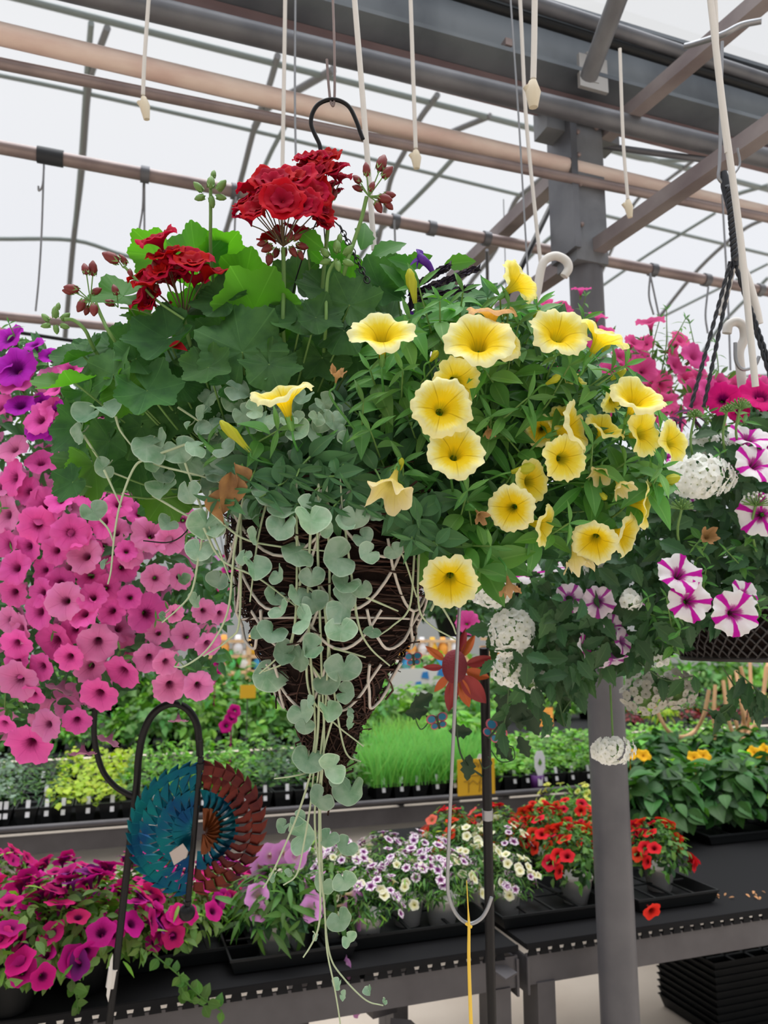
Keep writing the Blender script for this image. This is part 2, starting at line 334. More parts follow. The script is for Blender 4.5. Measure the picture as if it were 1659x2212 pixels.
M_brk = mat('bracket_steel', (.36, .355, .35), .5, .2)
M_wire = mat('grey_wire', (.30, .31, .33), .4, .7)
M_whitep = mat('white_plastic', (.62, .60, .57), .5)
M_cream = mat('cream_plastic', (.62, .55, .42), .5)
M_concrete = mat('concrete', (.66, .57, .48), .8, noise=(.56, .47, .385), nscale=1.6, bump=.2, bscale=30)
M_bench = mat('bench_steel', (.085, .08, .085), .5, .2, noise=(.065, .06, .065), nscale=9)
M_benchtop = mat('bench_mesh', (.010, .010, .011), .8, spec=.12)
M_pot = mat('white_pot', (.80, .77, .74), .5)
M_label = mat('plant_label', (.75, .74, .76), .5)
M_tan = mat('tan_hose', (.62, .36, .18), .5)
M_wood = mat('pale_wood', (.70, .48, .27), .6, noise=(.6, .38, .2), nscale=5)
M_soil = mat('soil', (.02, .014, .01), .9, bump=.8, bscale=120)
M_twig = mat('vine_twig', (.045, .022, .016), .75, spec=.2, var=.6, hue=.01)
M_twigcore = mat('vine_core', (.012, .007, .006), .9, spec=.1, bump=.6, bscale=150)
M_loop = mat('pale_loop', (.52, .48, .43), .5)
M_blackcord = mat('black_cord', (.02, .023, .03), .5)
M_yel_sign = mat('yellow_sign', (.75, .42, .02), .6)
M_or_sign = mat('orange_sign', (.85, .36, .06), .6)
M_ink = mat('ink', (.22, .12, .02), .7)
M_bird = mat('board_white', (.72, .70, .66), .6)
M_teal = mat('teal_metal', (.0, .03, .10), .3, .8, noise=(.0, .10, .11), nscale=14)
M_redm = mat('red_metal', (.05, .007, .009), .35, .7, noise=(.13, .02, .01), nscale=14)
M_tape = mat('black_tape', (.02, .024, .03), .6)
# film: thin translucent greenhouse cover
def film_mat():
    m = bpy.data.materials.new('film'); m.use_nodes = True; nt = m.node_tree; nd = nt.nodes; L = nt.links; out = nd['Material Output']; nd.remove(nd['Principled BSDF'])
    t = nd.new('ShaderNodeBsdfTransparent'); t.inputs[0].default_value = (.97, .975, .985, 1); d = nd.new('ShaderNodeBsdfTranslucent'); d.inputs[0].default_value = (.80, .80, .82, 1)
    x = nd.new('ShaderNodeMixShader'); x.inputs[0].default_value = .10
    L.new(t.outputs[0], x.inputs[1]); L.new(d.outputs[0], x.inputs[2]); L.new(x.outputs[0], out.inputs[0]); return m
M_film = film_mat()
# ================================================================== SHELL
struct('floor', MB().add([uvz(-30, -8, 0), uvz(40, -8, 0), uvz(40, 30, 0), uvz(-30, 30, 0)], [0, 1, 2, 3], [4]), M_concrete, 'tan concrete greenhouse floor')
def film(name, v0, v1):
    vs = np.linspace(v0, v1, 30); A = np.array([[uvz(u, v, arch_z(v)) for u in (-28, 38)] for v in vs]); V, q, t, U2 = grid(A); return struct(name, MB().add(V, q, t, U2), M_film, smooth=True)
film('ceiling', 1.74, 8.98).update_tag()
sc.objects['ceiling']['label'] = 'milky film roof of the far greenhouse bay'
film('ceiling_near', -5.55, 1.62); film('ceiling_far', 9.02, 16.25)
struct('wall_back', MB().add([uvz(-28, 16.3, 0), uvz(38, 16.3, 0), uvz(38, 16.3, 3.2), uvz(-28, 16.3, 3.2)], [0, 1, 2, 3], [4]), M_film, 'milky film end wall')
def uline(mbx, a, b, z, r, ext=(-1.0, 3.0), v=None, sides=12):
    A = onz(*a, z); B = onz(*b, z); t = nrm(B-A); tube(mbx, [A + t*ext[0], B + t*ext[1]], r, sides); return A, B, t
# gutter beam with its parts
g = thing('gutter_beam', 'large dark grey steel gutter beam crossing the top of the greenhouse', 'beam', uvz(1.2, 1.66, 3.0))
mb = MB(); bar(mb, uvz(-3, 1.70, 3.13), uvz(6, 1.61, 3.13), .05, .20); bar(mb, uvz(-3, 1.67, 3.03), uvz(6, 1.58, 3.03), .10, .012); bar(mb, uvz(-3, 1.69, 3.235), uvz(6, 1.60, 3.235), .10, .012); part('web', mb, M_beam, g, False)
mb = MB(); bar(mb, uvz(-3, 1.725, 3.0), uvz(6, 1.66, 3.0), .06, .045); part('bottom_channel', mb, M_pinkp, g, False)
for px, py in ((1088, 107), (1262, 150)):
    q = onv(px, py, 1.61); part('bolt', bar(MB(), q - VV*.0, q - VV*.03, .02, .02), M_brownpipe, g, False)
def pipe(name, label, a, b, z, r, m, ext=(-1, 3), extra=None):
    mbx = MB(); A, B, t = uline(mbx, a, b, z, r, ext); th = thing(name, label, 'pipe', (A+B)/2, None); part('tube', mbx, m, th)
    return th, A, B, t
pipe('grey_pipe', 'thick grey pipe running just below the gutter beam', (0, -60), (1659, 342), 2.9, .027, M_galvd)
pipe('heating_pipe', 'thick cream and pink weathered pipe under the grey pipe', (0, 73), (1659, 463), 2.8, .0245, M_rust)
pipe('dark_pipe', 'thin dark brown pipe just under the weathered cream pipe', (0, 137), (1430, 425), 2.75, .0135, M_brownpipe)
th, A, B, t = pipe('brown_pipe', 'long brownish pipe with clips and black tape, mid height', (0, 318), (1659, 630), 2.8, .0185, M_brownpipe, (-1, 2))
def on_line(px, A, B):
    lo, hi = -3., 4.
    for _ in range(50):
        mid = (lo+hi)/2; q = A+(B-A)*mid; d = q-CAM; x = 829.5 + F*(d@RT)/(d@FW)
        if x < px: lo = mid
        else: hi = mid
    return A+(B-A)*lo
mb = MB(); c0 = on_line(80, A, B); c1 = on_line(137, A, B); tube(mb, [c0, c1], .0225, 12); part('black_tape', mb, M_tape, th)
for px in (313, 508, 853, 932, 1050, 1410, 1525, 1640):
    mb = MB(); c0 = on_line(px, A, B); tube(mb, [c0-t*.012, c0+t*.012], .024, 10); bar(mb, c0+ZZ*.0, c0-ZZ*.035, .02, .02); part('clip', mb, M_galvd, th)
fA, fB = A, B
pipe('low_pipe', 'short stretch of brown pipe at the left, below the others', (0, 682), (330, 715), 2.6, .016, M_brownpipe, (-1, 2))
pipe('black_hose', 'thin black hose just below the lowest pipe at the left', (0, 712), (260, 752), 2.45, .006, M_black, (-1, 2))
pipe('irrigation_pipe', 'black irrigation pipe above the gutter beam, upper right', (1015, 0), (1659, 200), 3.12, .0125, M_black, (-2, 1))
pipe('conduit_pipe', 'grey round conduit running above the black irrigation pipe', (1130, 0), (1659, 175), 3.15, .019, M_galvd, (-1, 1))
# purlins and hoops lie on the arch of the roof
def roofbar(name, label, pts, r, cat='roof bar', m=M_thin, group=None):
    Q = [onarch(*p) for p in pts]; mbx = MB(); Q = smoothline(Q, 5); tube(mbx, Q, r, 8); return solo(name, label, cat, mbx, m, group)
roofbar('purlin', 'pale roof purlin passing the top left corner', [(-60, -28), (55, 0), (400, 88), (830, 196), (1180, 285), (1700, 420)], .024)
roofbar('purlin', 'thin green-grey roof purlin below the cream pipe', [(-60, 150), (0, 163), (180, 200), (545, 282), (830, 350), (1180, 435), (1700, 560)], .017)
roofbar('purlin', 'thin wavy roof purlin low on the left above the pink flowers', [(-60, 512), (0, 516), (160, 519), (270, 552), (420, 590)], .02)
roofbar('hoop', 'double curved roof hoop at the far left', [(232, 60), (207, 130), (190, 200), (177, 370), (160, 510), (150, 620), (140, 735)], .024, m=M_hoop)
roofbar('hoop', 'slim second tube beside the left roof hoop', [(197, 50), (190, 130), (185, 200), (173, 370), (160, 510)], .02, m=M_thin)
roofbar('hoop', 'curved roof hoop behind the red geranium heads', [(600, 120), (580, 190), (550, 275), (520, 390), (482, 520)], .024, m=M_hoop)
roofbar('hoop', 'straight brace crossing beside the hoop behind the red geraniums', [(622, 262), (590, 320), (560, 380), (500, 470), (478, 520)], .02, m=M_thin)
roofbar('brace', 'short pale brace on the roof right of the black hook', [(720, 150), (650, 190), (575, 235), (550, 275)], .03, m=M_hoop)
roofbar('hoop', 'curved roof hoop right of the black hook', [(945, 205), (905, 260), (878, 320), (845, 385), (828, 470), (800, 600)], .024, m=M_hoop)
roofbar('hoop', 'long diagonal roof brace between hoops at the centre', [(990, 330), (930, 395), (865, 460), (800, 520), (730, 640)], .022, m=M_thin)
roofbar('brace', 'short pale brace left of the square post', [(1060, 250), (975, 285), (890, 325)], .024, m=M_hoop)
roofbar('hoop', 'curved roof hoop just left of the square post', [(1190, 370), (1140, 410), (1110, 440), (1070, 540), (1010, 620), (960, 720)], .024, m=M_hoop)
roofbar('hoop', 'diagonal roof brace crossing behind the square post', [(1250, 470), (1180, 520), (1110, 590), (1040, 650), (980, 710)], .02, m=M_thin)
for i, (pts, lb) in enumerate([([(1520, 330), (1440, 390), (1370, 440), (1290, 610)], 'roof brace right of the square post'), ([(1659, 470), (1600, 500), (1510, 580), (1420, 690)], 'roof hoop at the right behind the hanger cords'), ([(1545, 460), (1400, 550), (1290, 625)], 'thin roof brace between post and hanger cords'), ([(1659, 600), (1560, 700), (1500, 790)], 'short roof brace low at the right edge'), ([(1659, 570), (1400, 700)], 'thin low roof brace at the right edge'), ([(1659, 400), (1590, 420), (1520, 450)], 'pale bent brace at the right edge above the brown pipe'), ([(1659, 810), (1480, 815), (1300, 770)], 'thin sagging line above the distant pink flowers'), ([(1490, 345), (1400, 345), (1300, 320)], 'pale brace under the gutter channel at the right')]):
    roofbar('brace', lb, pts, .02 if i % 2 else .016, m=M_hoop if i < 2 else M_thin)
# near bay hoop with bracket
mb = MB(); A = onv(1272, 165, 1.53); B = onv(1348, -40, 1.30); tube(mb, [A, B], .024, 12); h = solo('near_hoop', 'round steel hoop rising from the bracket on the gutter beam', 'hoop', mb, M_galv)
mb = MB(); q = onv(1280, 160, 1.585); bar(mb, q-UU*.045, q+UU*.045, .012, .1); bar(mb, q-UU*.0-ZZ*.03, q-UU*.005+ZZ*.06, .015, .03); solo('hoop_bracket', 'pale square bracket plate bolted on the gutter beam', 'bracket', mb, M_brk, smooth=False)
# column
cx = onz(1250, 250, 3.0); cb = uvz(cx@UU, cx@VV, 0)
col = thing('support_post', 'tall steel support post, square above and round pipe below', 'post', cb)
mb = MB(); tube(mb, [cb, cb+ZZ*2.62], .046, 24); part('round_pipe', mb, mat('post_pipe', (.115, .112, .12), .5, .25, noise=(.085, .083, .092), nscale=8), col)
mb = MB(); sq = nrm(UU+VV*.15); bar(mb, cb+ZZ*2.52-UU*.01, cb+ZZ*3.0-UU*.01, .10, .10, upv=VV); part('square_sleeve', mb, M_galv, col, False)
mb = MB()
bar(mb, cb+ZZ*2.55-UU*.062, cb+ZZ*2.98-UU*.062, .02, .12, upv=VV)
part('side_plate', mb, M_galvd, col, False)
for z in (2.62, 2.74, 2.83, 2.9, 2.96): part('bolt', ball(MB(), cb+ZZ*z-UU*.045-VV*.056, .007, n=6), M_brownpipe, col)
part('bolt', ball(MB(), cb+ZZ*2.93+UU*.02-VV*.054, .008, n=6), M_brownpipe, col)
mb = MB(); bar(mb, cb+ZZ*2.97-UU*.13, cb+ZZ*2.97+UU*.11, .12, .07, upv=VV); bar(mb, cb+ZZ*2.93+UU*.0-VV*.06, cb+ZZ*2.99-VV*.06, .1, .012, upv=VV); part('head_plate', mb, M_galv, col, False)
# tie bars
def tie(name, label, a, za, b, zb, w=.038):
    mbx = MB(); A = onz(*a, za); B = onz(*b, zb); bar(mbx, A, B, w, w); solo(name, label, 'tie bar', mbx, M_tie, smooth=False)
tie('tie_bar', 'square steel tie bar rising from the post head to the top right corner', (1262, 330), 2.93, (1700, -45), 2.93)
tie('tie_bar', 'lower square tie bar running from the post to the right edge', (1262, 553), 2.57, (1720, 235), 2.57)
tie('tie_bar', 'square tie bar slanting left and down from the post head', (975, 605), 2.9, (1225, 365), 2.9, .045)
tie('tie_bar', 'short low tie bar left of the post just over the yellow flowers', (1080, 672), 2.55, (1235, 565), 2.55, .042)
mb = MB(); tube(mb, [onz(1212, 400, 2.9), onz(1095, 640, 2.4)], .008); solo('tension_rod', 'thin black tension rod left of the square post', 'rod', mb, M_blackm)
mb = MB(); tube(mb, [onz(1052, 540, 2.8), P(1054, 680, 2.9)], .006); solo('drop_rod', 'thin dark vertical rod hanging below the slanting tie bar', 'rod', mb, M_galvd)
mb = MB(); tube(mb, [P(1225, 305, 2.25), onz(1560, 350, 2.85)], .009); solo('guy_rod', 'thin grey rod going right from the post head', 'rod', mb, M_galvd)
mb = MB(); q = P(1190, 285, 2.6); bar(mb, q-ZZ*.03, q+ZZ*.03, .06, .05); bar(mb, q-ZZ*.06, q-ZZ*.03, .03, .03); solo('junction_box', 'small white junction box beside the post head', 'box', mb, M_whitep, smooth=False)
mb = MB(); tube(mb, smoothline([P(1645, 45, 1.7), P(1600, 55, 1.72), P(1560, 75, 1.74), P(1500, 95, 1.8), P(1480, 100, 1.82)]), .007); solo('bent_rod', 'short grey rod at the top right corner', 'rod', mb, M_wire)
# ------------------------------------------------------------------ hanging cords and hooks
def cord(name, label, pts, d, r, m, tip=None, cat='hanger'):
    th = thing(name, label, cat, P(*pts[-1], d)); mbx = MB(); Q = [P(x, y, d) for x, y in pts]
    if pts[0][1] < 40: Q = [Q[0]+(Q[0]-Q[1])/max(.01, np.linalg.norm(Q[0]-Q[1]))*.35]+Q
    tube(mbx, smoothline(Q, 5), r, 8); part('wire' if 'wire' in name else 'rod', mbx, m, th)
    if tip:
        mbx = MB(); a = P(tip[0], tip[1], d); b = P(tip[2], tip[3], d); tube(mbx, [a, a*.6+b*.4, b], [r*1.3, r*2.6, r*1.5], 8); tube(mbx, [a*.5+b*.5-RT*.004, b*.2+a*.8-RT*.011], r*1.1, 6); part('tip', mbx, M_cream, th)
cord('hanger_rod', 'white hanger rod with cream tip at the upper left', [(321, 0), (312, 130), (309, 205)], 1.5, .004, M_whitep, (310, 210, 317, 258))
cord('hanger_rod', 'thin white rod hanging left of the black hook', [(616, 0), (613, 200), (610, 365)], 1.6, .0042, M_whitep)
cord('hanger_wire', 'thin grey wire hanging close left of the black hook', [(638, 0), (637, 200), (639, 345)], 1.7, .0025, M_wire)
cord('hanger_rod', 'thick white rod hanging right of the black hook', [(766, 0), (785, 230), (798, 400), (808, 540)], 1.15, .0042, M_whitep)
cord('hanger_rod', 'white rod hanging with cream tip right of the big geranium head', [(887, 0), (892, 150), (898, 320)], 1.5, .004, M_whitep, (898, 325, 900, 364))
cord('hanger_rod', 'short thick white rod ending in a cream tip over the gutter pipe', [(1155, 0), (1154, 90), (1152, 170)], 1.2, .0048, M_whitep, (1151, 175, 1152, 232))
cord('hanger_wire', 'thin grey wire left of the long white rod near the post', [(1105, 30), (1120, 250), (1130, 420), (1142, 620)], 1.6, .002, M_wire)
cord('hanger_rod', 'long white rod with a hook behind the top yellow flower', [(1125, 30), (1136, 250), (1155, 450), (1168, 570)], 1.6, .004, M_whitep)
cord('hanger_rod', 'white rod with cream tip hanging right of the square post', [(1339, 105), (1346, 300), (1356, 430)], 1.6, .0036, M_whitep, (1356, 432, 1361, 470))
cord('hanger_rod', 'long thick white rod hanging beside the black basket cords', [(1535, 0), (1560, 220), (1600, 520), (1632, 835)], 1.15, .0052, M_whitep)
cord('hanger_rod', 'second white rod close to the long thick one at the right', [(1545, 0), (1552, 170), (1570, 330)], 1.15, .0035, M_whitep)
cord('hanger_wire', 'grey wire hook above the black twisted cords', [(1560, 90), (1555, 330), (1552, 380), (1560, 395)], 1.3, .003, M_wire)
cord('hanger_wire', 'dark thin wire loop below the long white rod', [(1593, 320), (1598, 355), (1583, 380)], 1.3, .002, M_wire)
for pts, lb in (([(95, 352), (90, 500), (84, 600), (77, 672)], 'thin wire hanging from the taped pipe at far left'), ([(310, 392), (308, 450), (300, 500), (292, 540)], 'thin wire hanging from the second clip of the brown pipe'), ([(312, 392), (312, 520)], 'straight thin wire under the second pipe clip'), ([(510, 425), (506, 520), (505, 580)], 'thin wire hanging left of the big geranium head'), ([(852, 475), (854, 560), (850, 580)], 'thin wire hanging under the brown pipe at centre'), ([(1405, 590), (1402, 640), (1412, 680)], 'thin wire under the brown pipe right of the post'), ([(1404, 590), (1425, 690)], 'second thin wire slanting under the brown pipe'), ([(1530, 620), (1524, 680), (1529, 720)], 'thin wire between post and cords'), ([(1560, 420), (1572, 640), (1578, 800)], 'thin wire running down behind the black cords'), ([(95, 360), (92, 400), (84, 412), (83, 402)], 'small wire hook hanging from the black tape')):
    cord('hanger_wire', lb, pts, 2.2, .003, M_wire)
def jhook(name, label, pts, d, r, m, w=None):
    mbx = MB(); tube(mbx, smoothline([P(x, y, d) for x, y in pts], 8), r, 10); return solo(name, label, 'hook', mbx, m)
jhook('plastic_hook', 'white plastic hook behind the topmost yellow petunia', [(1150, 660), (1160, 630), (1168, 585), (1178, 562), (1200, 553), (1222, 563), (1228, 580), (1218, 597)], 1.5, .0085, M_whitep)
jhook('plastic_hook', 'white plastic S hook at the right above the magenta petunias', [(1605, 845), (1600, 800), (1597, 760), (1608, 730), (1605, 705), (1590, 695), (1574, 702), (1570, 720)], 1.35, .008, M_whitep)
jhook('wire_hook', 'grey wire hook hanging beside the white S hook', [(1588, 740), (1590, 780), (1605, 798), (1630, 790), (1640, 770)], 1.3, .003, M_wire)
jhook('plastic_hanger', 'pinkish white hanger arm left of the black cords', [(1588, 555), (1572, 620), (1557, 680)], 1.32, .006, M_whitep)
jhook('plastic_hanger', 'pinkish white hanger arm right of the black cords', [(1590, 555), (1612, 600), (1630, 660), (1638, 700)], 1.32, .008, M_whitep)
# basket hook
hk = thing('basket_hook', 'black round metal hook hanging above the red geraniums', 'hook', P(720, 230, 1.0))
mb = MB(); tube(mb, smoothline([P(x, y, 1.0) for x, y in [(784, 301), (778, 285), (770, 262), (755, 232), (735, 218), (712, 215), (688, 225), (675, 245), (672, 268), (680, 290), (691, 315), (693, 345), (694, 400), (695, 470)]], 6), .0028, 10); part('ring', mb, M_blackm, hk)
sk = thing('wire_hook', 'small rusty wire hook that carries the black round hook', 'hook', P(710, 130, 1.0))
mb = MB(); tube(mb, smoothline([P(x, y, 1.0) for x, y in [(706, 128), (708, 160), (711, 195), (714, 218), (719, 229), (722, 218), (723, 180), (722, 90), (719, 0), (717, -60)]], 6), .0017, 8); part('wire', mb, M_brownpipe, sk)
ch = thing('hanging_chain', 'black chain and wires running from the hook to the basket', 'chain', P(700, 600, 1.0))
def chainlinks(mbx, a, b, n, r=.0008, w=.0034):
    a = np.array(a); b = np.array(b); t = nrm(b-a); L_ = np.linalg.norm(b-a)/n
    for i in range(n):
        c = a+(b-a)*(i+.5)/n; s = nrm(np.cross(t, [0, 1, .3])) if i % 2 else nrm(np.cross(t, [1, 0, .2]))
        th = np.linspace(0, 2*PI, 11); tube(mbx, [c + t*math.cos(x)*L_*.68 + s*math.sin(x)*w for x in th], r, 5)
mb = MB(); chainlinks(mb, P(735, 490, .99), P(795, 610, .93), 12); part('chain', mb, M_blackm, ch)
for pts in ([(697, 455), (735, 490)], [(698, 460), (702, 520), (704, 600), (704, 760)], [(693, 460), (665, 520), (640, 600), (600, 780)]):
    mb = MB(); tube(mb, [P(x, y, 1.0) for x, y in pts], .0009, 6); part('wire', mb, M_blackm, ch)
# right basket cords
rc = thing('basket_hanger', 'black twisted cords hanging the right hand basket', 'cords', P(1580, 560, 1.3))
def twist(mbx, a, b, r, n=40, turns=14):
    a = np.array(a); b = np.array(b); t = nrm(b-a); x = nrm(np.cross(t, [0, 1, 0])); y = np.cross(t, x)
    for ph in (0, PI):
        tube(mbx, [a+(b-a)*k/n+(x*math.cos(ph+k/n*turns*2*PI/2)+y*math.sin(ph+k/n*turns*2*PI/2))*r*.8 for k in range(n+1)], r, 6)
for a, b in (((1578, 565), (1492, 880)), ((1584, 570), (1520, 880)), ((1588, 570), (1665, 790)), ((1592, 585), (1690, 900))):
    mb = MB(); twist(mb, P(*a, 1.3), P(*b, 1.3), .0022); part('cord', mb, M_blackcord, rc)
mb = MB(); tube(mb, [P(x, y, 1.3) for x, y in [(1563, 370), (1568, 400), (1582, 460), (1586, 520), (1588, 575)]], [.005, .009, .008, .007, .006], 8); twist(mb, P(1575, 400, 1.29), P(1588, 560, 1.29), .004); part('knot', mb, M_blackcord, rc)
# big grey hook in front
gh = thing('long_wire_hook', 'long grey metal hook hanging under the lowest yellow flower', 'hook', P(1012, 1990, 1.08))
mb = MB(); tube(mb, smoothline([P(x, y, 1.08) for x, y in [(994, 1290), (988, 1400), (979, 1600), (971, 1780), (967, 1900), (972, 1945), (990, 1980), (1015, 1995), (1038, 1985), (1052, 1965), (1062, 1938)]], 7), .0026, 10); part('shaft', mb, M_wire, gh)
mb = MB(); tube(mb, smoothline([P(x, y, 1.07) for x, y in [(1008, 1902), (1011, 1960), (1013, 2000), (1013, 2080), (1018, 2230)]], 5), [.0006, .001, .0022, .0026, .003], 6); tube(mb, [P(1006, 1995, 1.07), P(1019, 2003, 1.07)], .002, 6)
solo('yellow_tie', 'yellow plastic tie hanging from the tip of the grey hook', 'tie', mb, mat('yellow_tie', (.75, .5, .06), .5))
# ================================================================== BENCHES
def bench(label, u0, u1, v0, v1, z=.75, legs=(), split=None, teeth=False):
    th = thing('bench', label, 'bench', uvz((u0+u1)/2, v0, 0))
    mb = MB(); bar(mb, uvz(u0, (v0+v1)/2, z-.008), uvz(u1, (v0+v1)/2, z-.008), v1-v0, .012, upv=(0, 0, 1)); part('top', mb, M_benchtop, th, False)
    mb = MB(); bar(mb, uvz(u0, v0+.01, z-.062), uvz(u1, v0+.01, z-.062), .006, .072); bar(mb, uvz(u0, v0+.03, z-.096), uvz(u1, v0+.03, z-.096), .045, .006)
    bar(mb, uvz(u0, v1-.01, z-.075), uvz(u1, v1-.01, z-.075), .006, .085)
    for u in (u0+.003, u1-.003): bar(mb, uvz(u, v0, z-.075), uvz(u, v1, z-.075), .006, .085)
    part('side_rail', mb, M_bench, th, False)
    if teeth:
        mb = MB(); n = int((u1-u0)/.034)
        bar(mb, uvz(u0, v0+.004, z-.0035), uvz(u1, v0+.004, z-.0035), .006, .007)
        for k in range(n):
            u = u0+.034*(k+.5); poly(mb, [uvz(u-.013, v0+.004, z-.030), uvz(u+.013, v0+.004, z-.030), uvz(u+.007, v0+.004, z-.003), uvz(u-.007, v0+.004, z-.003)], .004, -VV)
        part('mesh_edge', mb, M_benchtop, th, False)
    for (u, v) in legs:
        mb = MB(); bar(mb, uvz(u, v, 0), uvz(u, v, z-.095), .075, .05, upv=UU); part('leg', mb, M_bench, th, False)
    return th
us = (onz(1083, 2050, .70)@UU)
b1 = bench('front steel plant bench on the left, under the magenta petunias', -2.6, us-.012, 1.83, 2.62, legs=[(us-.06, 1.87), (us-.06, 2.57), (-1.2, 1.87), (-1.2, 2.57), (.62, 2.55)], teeth=True)
b2 = bench('front steel plant bench on the right, behind the support post', us+.012, 4.6, 1.83, 3.05, legs=[(us+.065, 1.87), (us+.065, 3.0), (3.0, 1.87), (3.0, 3.0)], teeth=True)
mb = MB(); bar(mb, uvz(us-.45, 2.55, .62), uvz(us-.32, 1.95, .60), .07, .03); bar(mb, uvz(us-.30, 1.9, .58), uvz(us+.12, 2.6, .1), .05, .03); bar(mb, uvz(us-.25, 1.9, .1), uvz(us-.25, 1.9, .64), .06, .05); part('brace', mb, M_bench, b1, False)
mb = MB(); bar(mb, onv(1062, 2080, 1.85), onv(1105, 2110, 1.80), .05, .006); part('bracket', mb, M_bench, b2, False)
b3 = bench('second steel plant bench across the aisle, full of green seedlings', -4.5, 3.0, 3.53, 4.95, legs=[(-1, 3.6), (.9, 3.6), (2.6, 3.6), (-1, 4.9), (.9, 4.9), (2.6, 4.9)])
mb = MB(); tube(mb, [uvz(-4.5, 3.50, .76), uvz(3.0, 3.50, .76)], .012, 8); part('front_tube', mb, M_bench, b3)
b4 = bench('third steel plant bench in the distance', -6, 9, 5.6, 7.0, legs=[(-2, 5.7), (1, 5.7), (2.6, 5.7), (3.4, 5.7), (4.4, 5.7), (6, 5.7), (2.6, 6.9), (4.4, 6.9)])
b5 = bench('farthest plant bench near the end of the greenhouse', -8, 14, 8.2, 10.2, legs=[(-2, 8.3), (1, 8.3), (4, 8.3), (7, 8.3)])
# ------------------------------------------------------------------ foliage materials
L_mid = leafmat('leaf_mid', (.075, .19, .03), (.12, .26, .07), var=.35, hue=.02)
L_bright = leafmat('leaf_bright', (.16, .38, .04), (.22, .45, .10), var=.3, hue=.02)
L_yel = leafmat('leaf_yellow', (.36, .48, .03), (.42, .52, .08), var=.25, hue=.02)
L_dark = leafmat('leaf_dark', (.03, .095, .03), (.06, .14, .05), var=.4, hue=.015)
L_olive = leafmat('leaf_olive', (.15, .26, .06), (.2, .32, .10), var=.35, hue=.02)
L_grass = leafmat('leaf_grass', (.14, .42, .06), (.2, .5, .1), var=.2, hue=.015)
L_grey = leafmat('leaf_grey', (.16, .24, .17), (.2, .3, .2), var=.3)
L_red = leafmat('leaf_red', (.22, .02, .03), (.3, .05, .05), var=.4, hue=.02)
L_far = leafmat('leaf_far', (.09, .24, .05), (.14, .3, .08), var=.45, hue=.03)
Q_mag = petal('petal_magenta', [(0, (.05, .0, .03)), (.28, (.12, .0, .06)), (.42, (.42, .005, .16)), (1, (.60, .012, .24))], trans=.3, hue=.015, var=.15)
Q_mag2 = petal('petal_rose', [(0, (.05, .0, .03)), (.28, (.12, .0, .06)), (.42, (.50, .01, .12)), (1, (.68, .02, .18))], trans=.3, hue=.01, var=.15)
Q_purp = petal('petal_purple', [(0, (.05, .0, .06)), (.35, (.12, .01, .12)), (1, (.27, .015, .22))], trans=.3, var=.2)
Q_red = petal('petal_red', [(0, (.08, .0, .0)), (.3, (.25, .0, .0)), (.5, (.62, .01, .01)), (1, (.78, .025, .02))], trans=.3, hue=.01, var=.15)
Q_coral = petal('petal_coral', [(0, (.4, .1, .05)), (1, (.80, .12, .10))], trans=.3, hue=.01, var=.15)
Q_lilac = petal('petal_lilac', [(0, (.55, .5, .12)), (.3, (.60, .35, .50)), (.6, (.66, .26, .60)), (1, (.72, .32, .66))], trans=.35)
Q_cal = petal('petal_calib', [(0, (.30, .25, .03)), (.22, (.16, .02, .13)), (.45, (.28, .06, .26)), (.62, (.78, .68, .74)), (1, (.84, .78, .80))], trans=.3, hue=.02, star=(.36, .12, .34), starw=.2)
Q_cream = petal('petal_cream', [(0, (.45, .36, .03)), (.3, (.74, .70, .32)), (1, (.88, .87, .72))], trans=.3)
Q_yel2 = petal('petal_cream_yellow', [(0, (.45, .36, .03)), (.5, (.62, .62, .10)), (1, (.72, .74, .22))], trans=.3)
leafT = {'ovate': T_leaf(.5, 5, .15, .25, cols=3), 'narrow': T_leaf(.22, 5, .1, .35, cols=3), 'wide': T_leaf(.75, 6, .18, .3, cols=3, base=.8), 'lobe': T_leaf(.9, 6, .1, .2, serr=.2, cols=3), 'grass': T_leaf(.03, 6, .1, .35, cols=3)}
flT = [T_corolla(seed=k, seg=24, L=.8, rings=[(.09, -.8), (.14, -.4), (.26, -.13), (.45, 0), (.7, .06), (1, .05)], ruffle=.05, calyx=False) for k in range(4)]
def blob(mb, n, rx, ry, rz, kind, size, M=0, c=(0, 0, 0), up_=.5, shell=.55, zmin=0.0, spread=.35):
    tp = setM(leafT[kind], M); D = rng.normal(size=(n, 3)); D /= np.linalg.norm(D, axis=1)[:, None]; D[:, 2] = np.abs(D[:, 2])*(1-zmin)+zmin*D[:, 2]
    r = shell + (1-shell)*rng.random(n)**.5
    pos = D*r[:, None]*np.array([rx, ry, rz]) + np.array(c)
    nn = D*.7 + np.array([0, 0, up_]) + rng.normal(size=(n, 3))*spread; R = np.zeros((n, 3, 3))
    s = size*(.6+.7*rng.random(n))
    for i in range(n):
        tdir = D[i]*np.array([1, 1, .4]) + rng.normal(size=3)*.5; R[i] = frame(nn[i], tdir)*s[i]
    mb.many(tp, R, pos); return mb
def pot_mb(r, h, m=M_pot):
    mb = MB(); lathe(mb, (0, 0, 0), [(.001, 0), (r*.72, 0), (r*.94, h*.86), (r, h*.86), (r*1.02, h), (r*.93, h), (r*.92, h*.8), (.001, h*.8)], 20); return mb
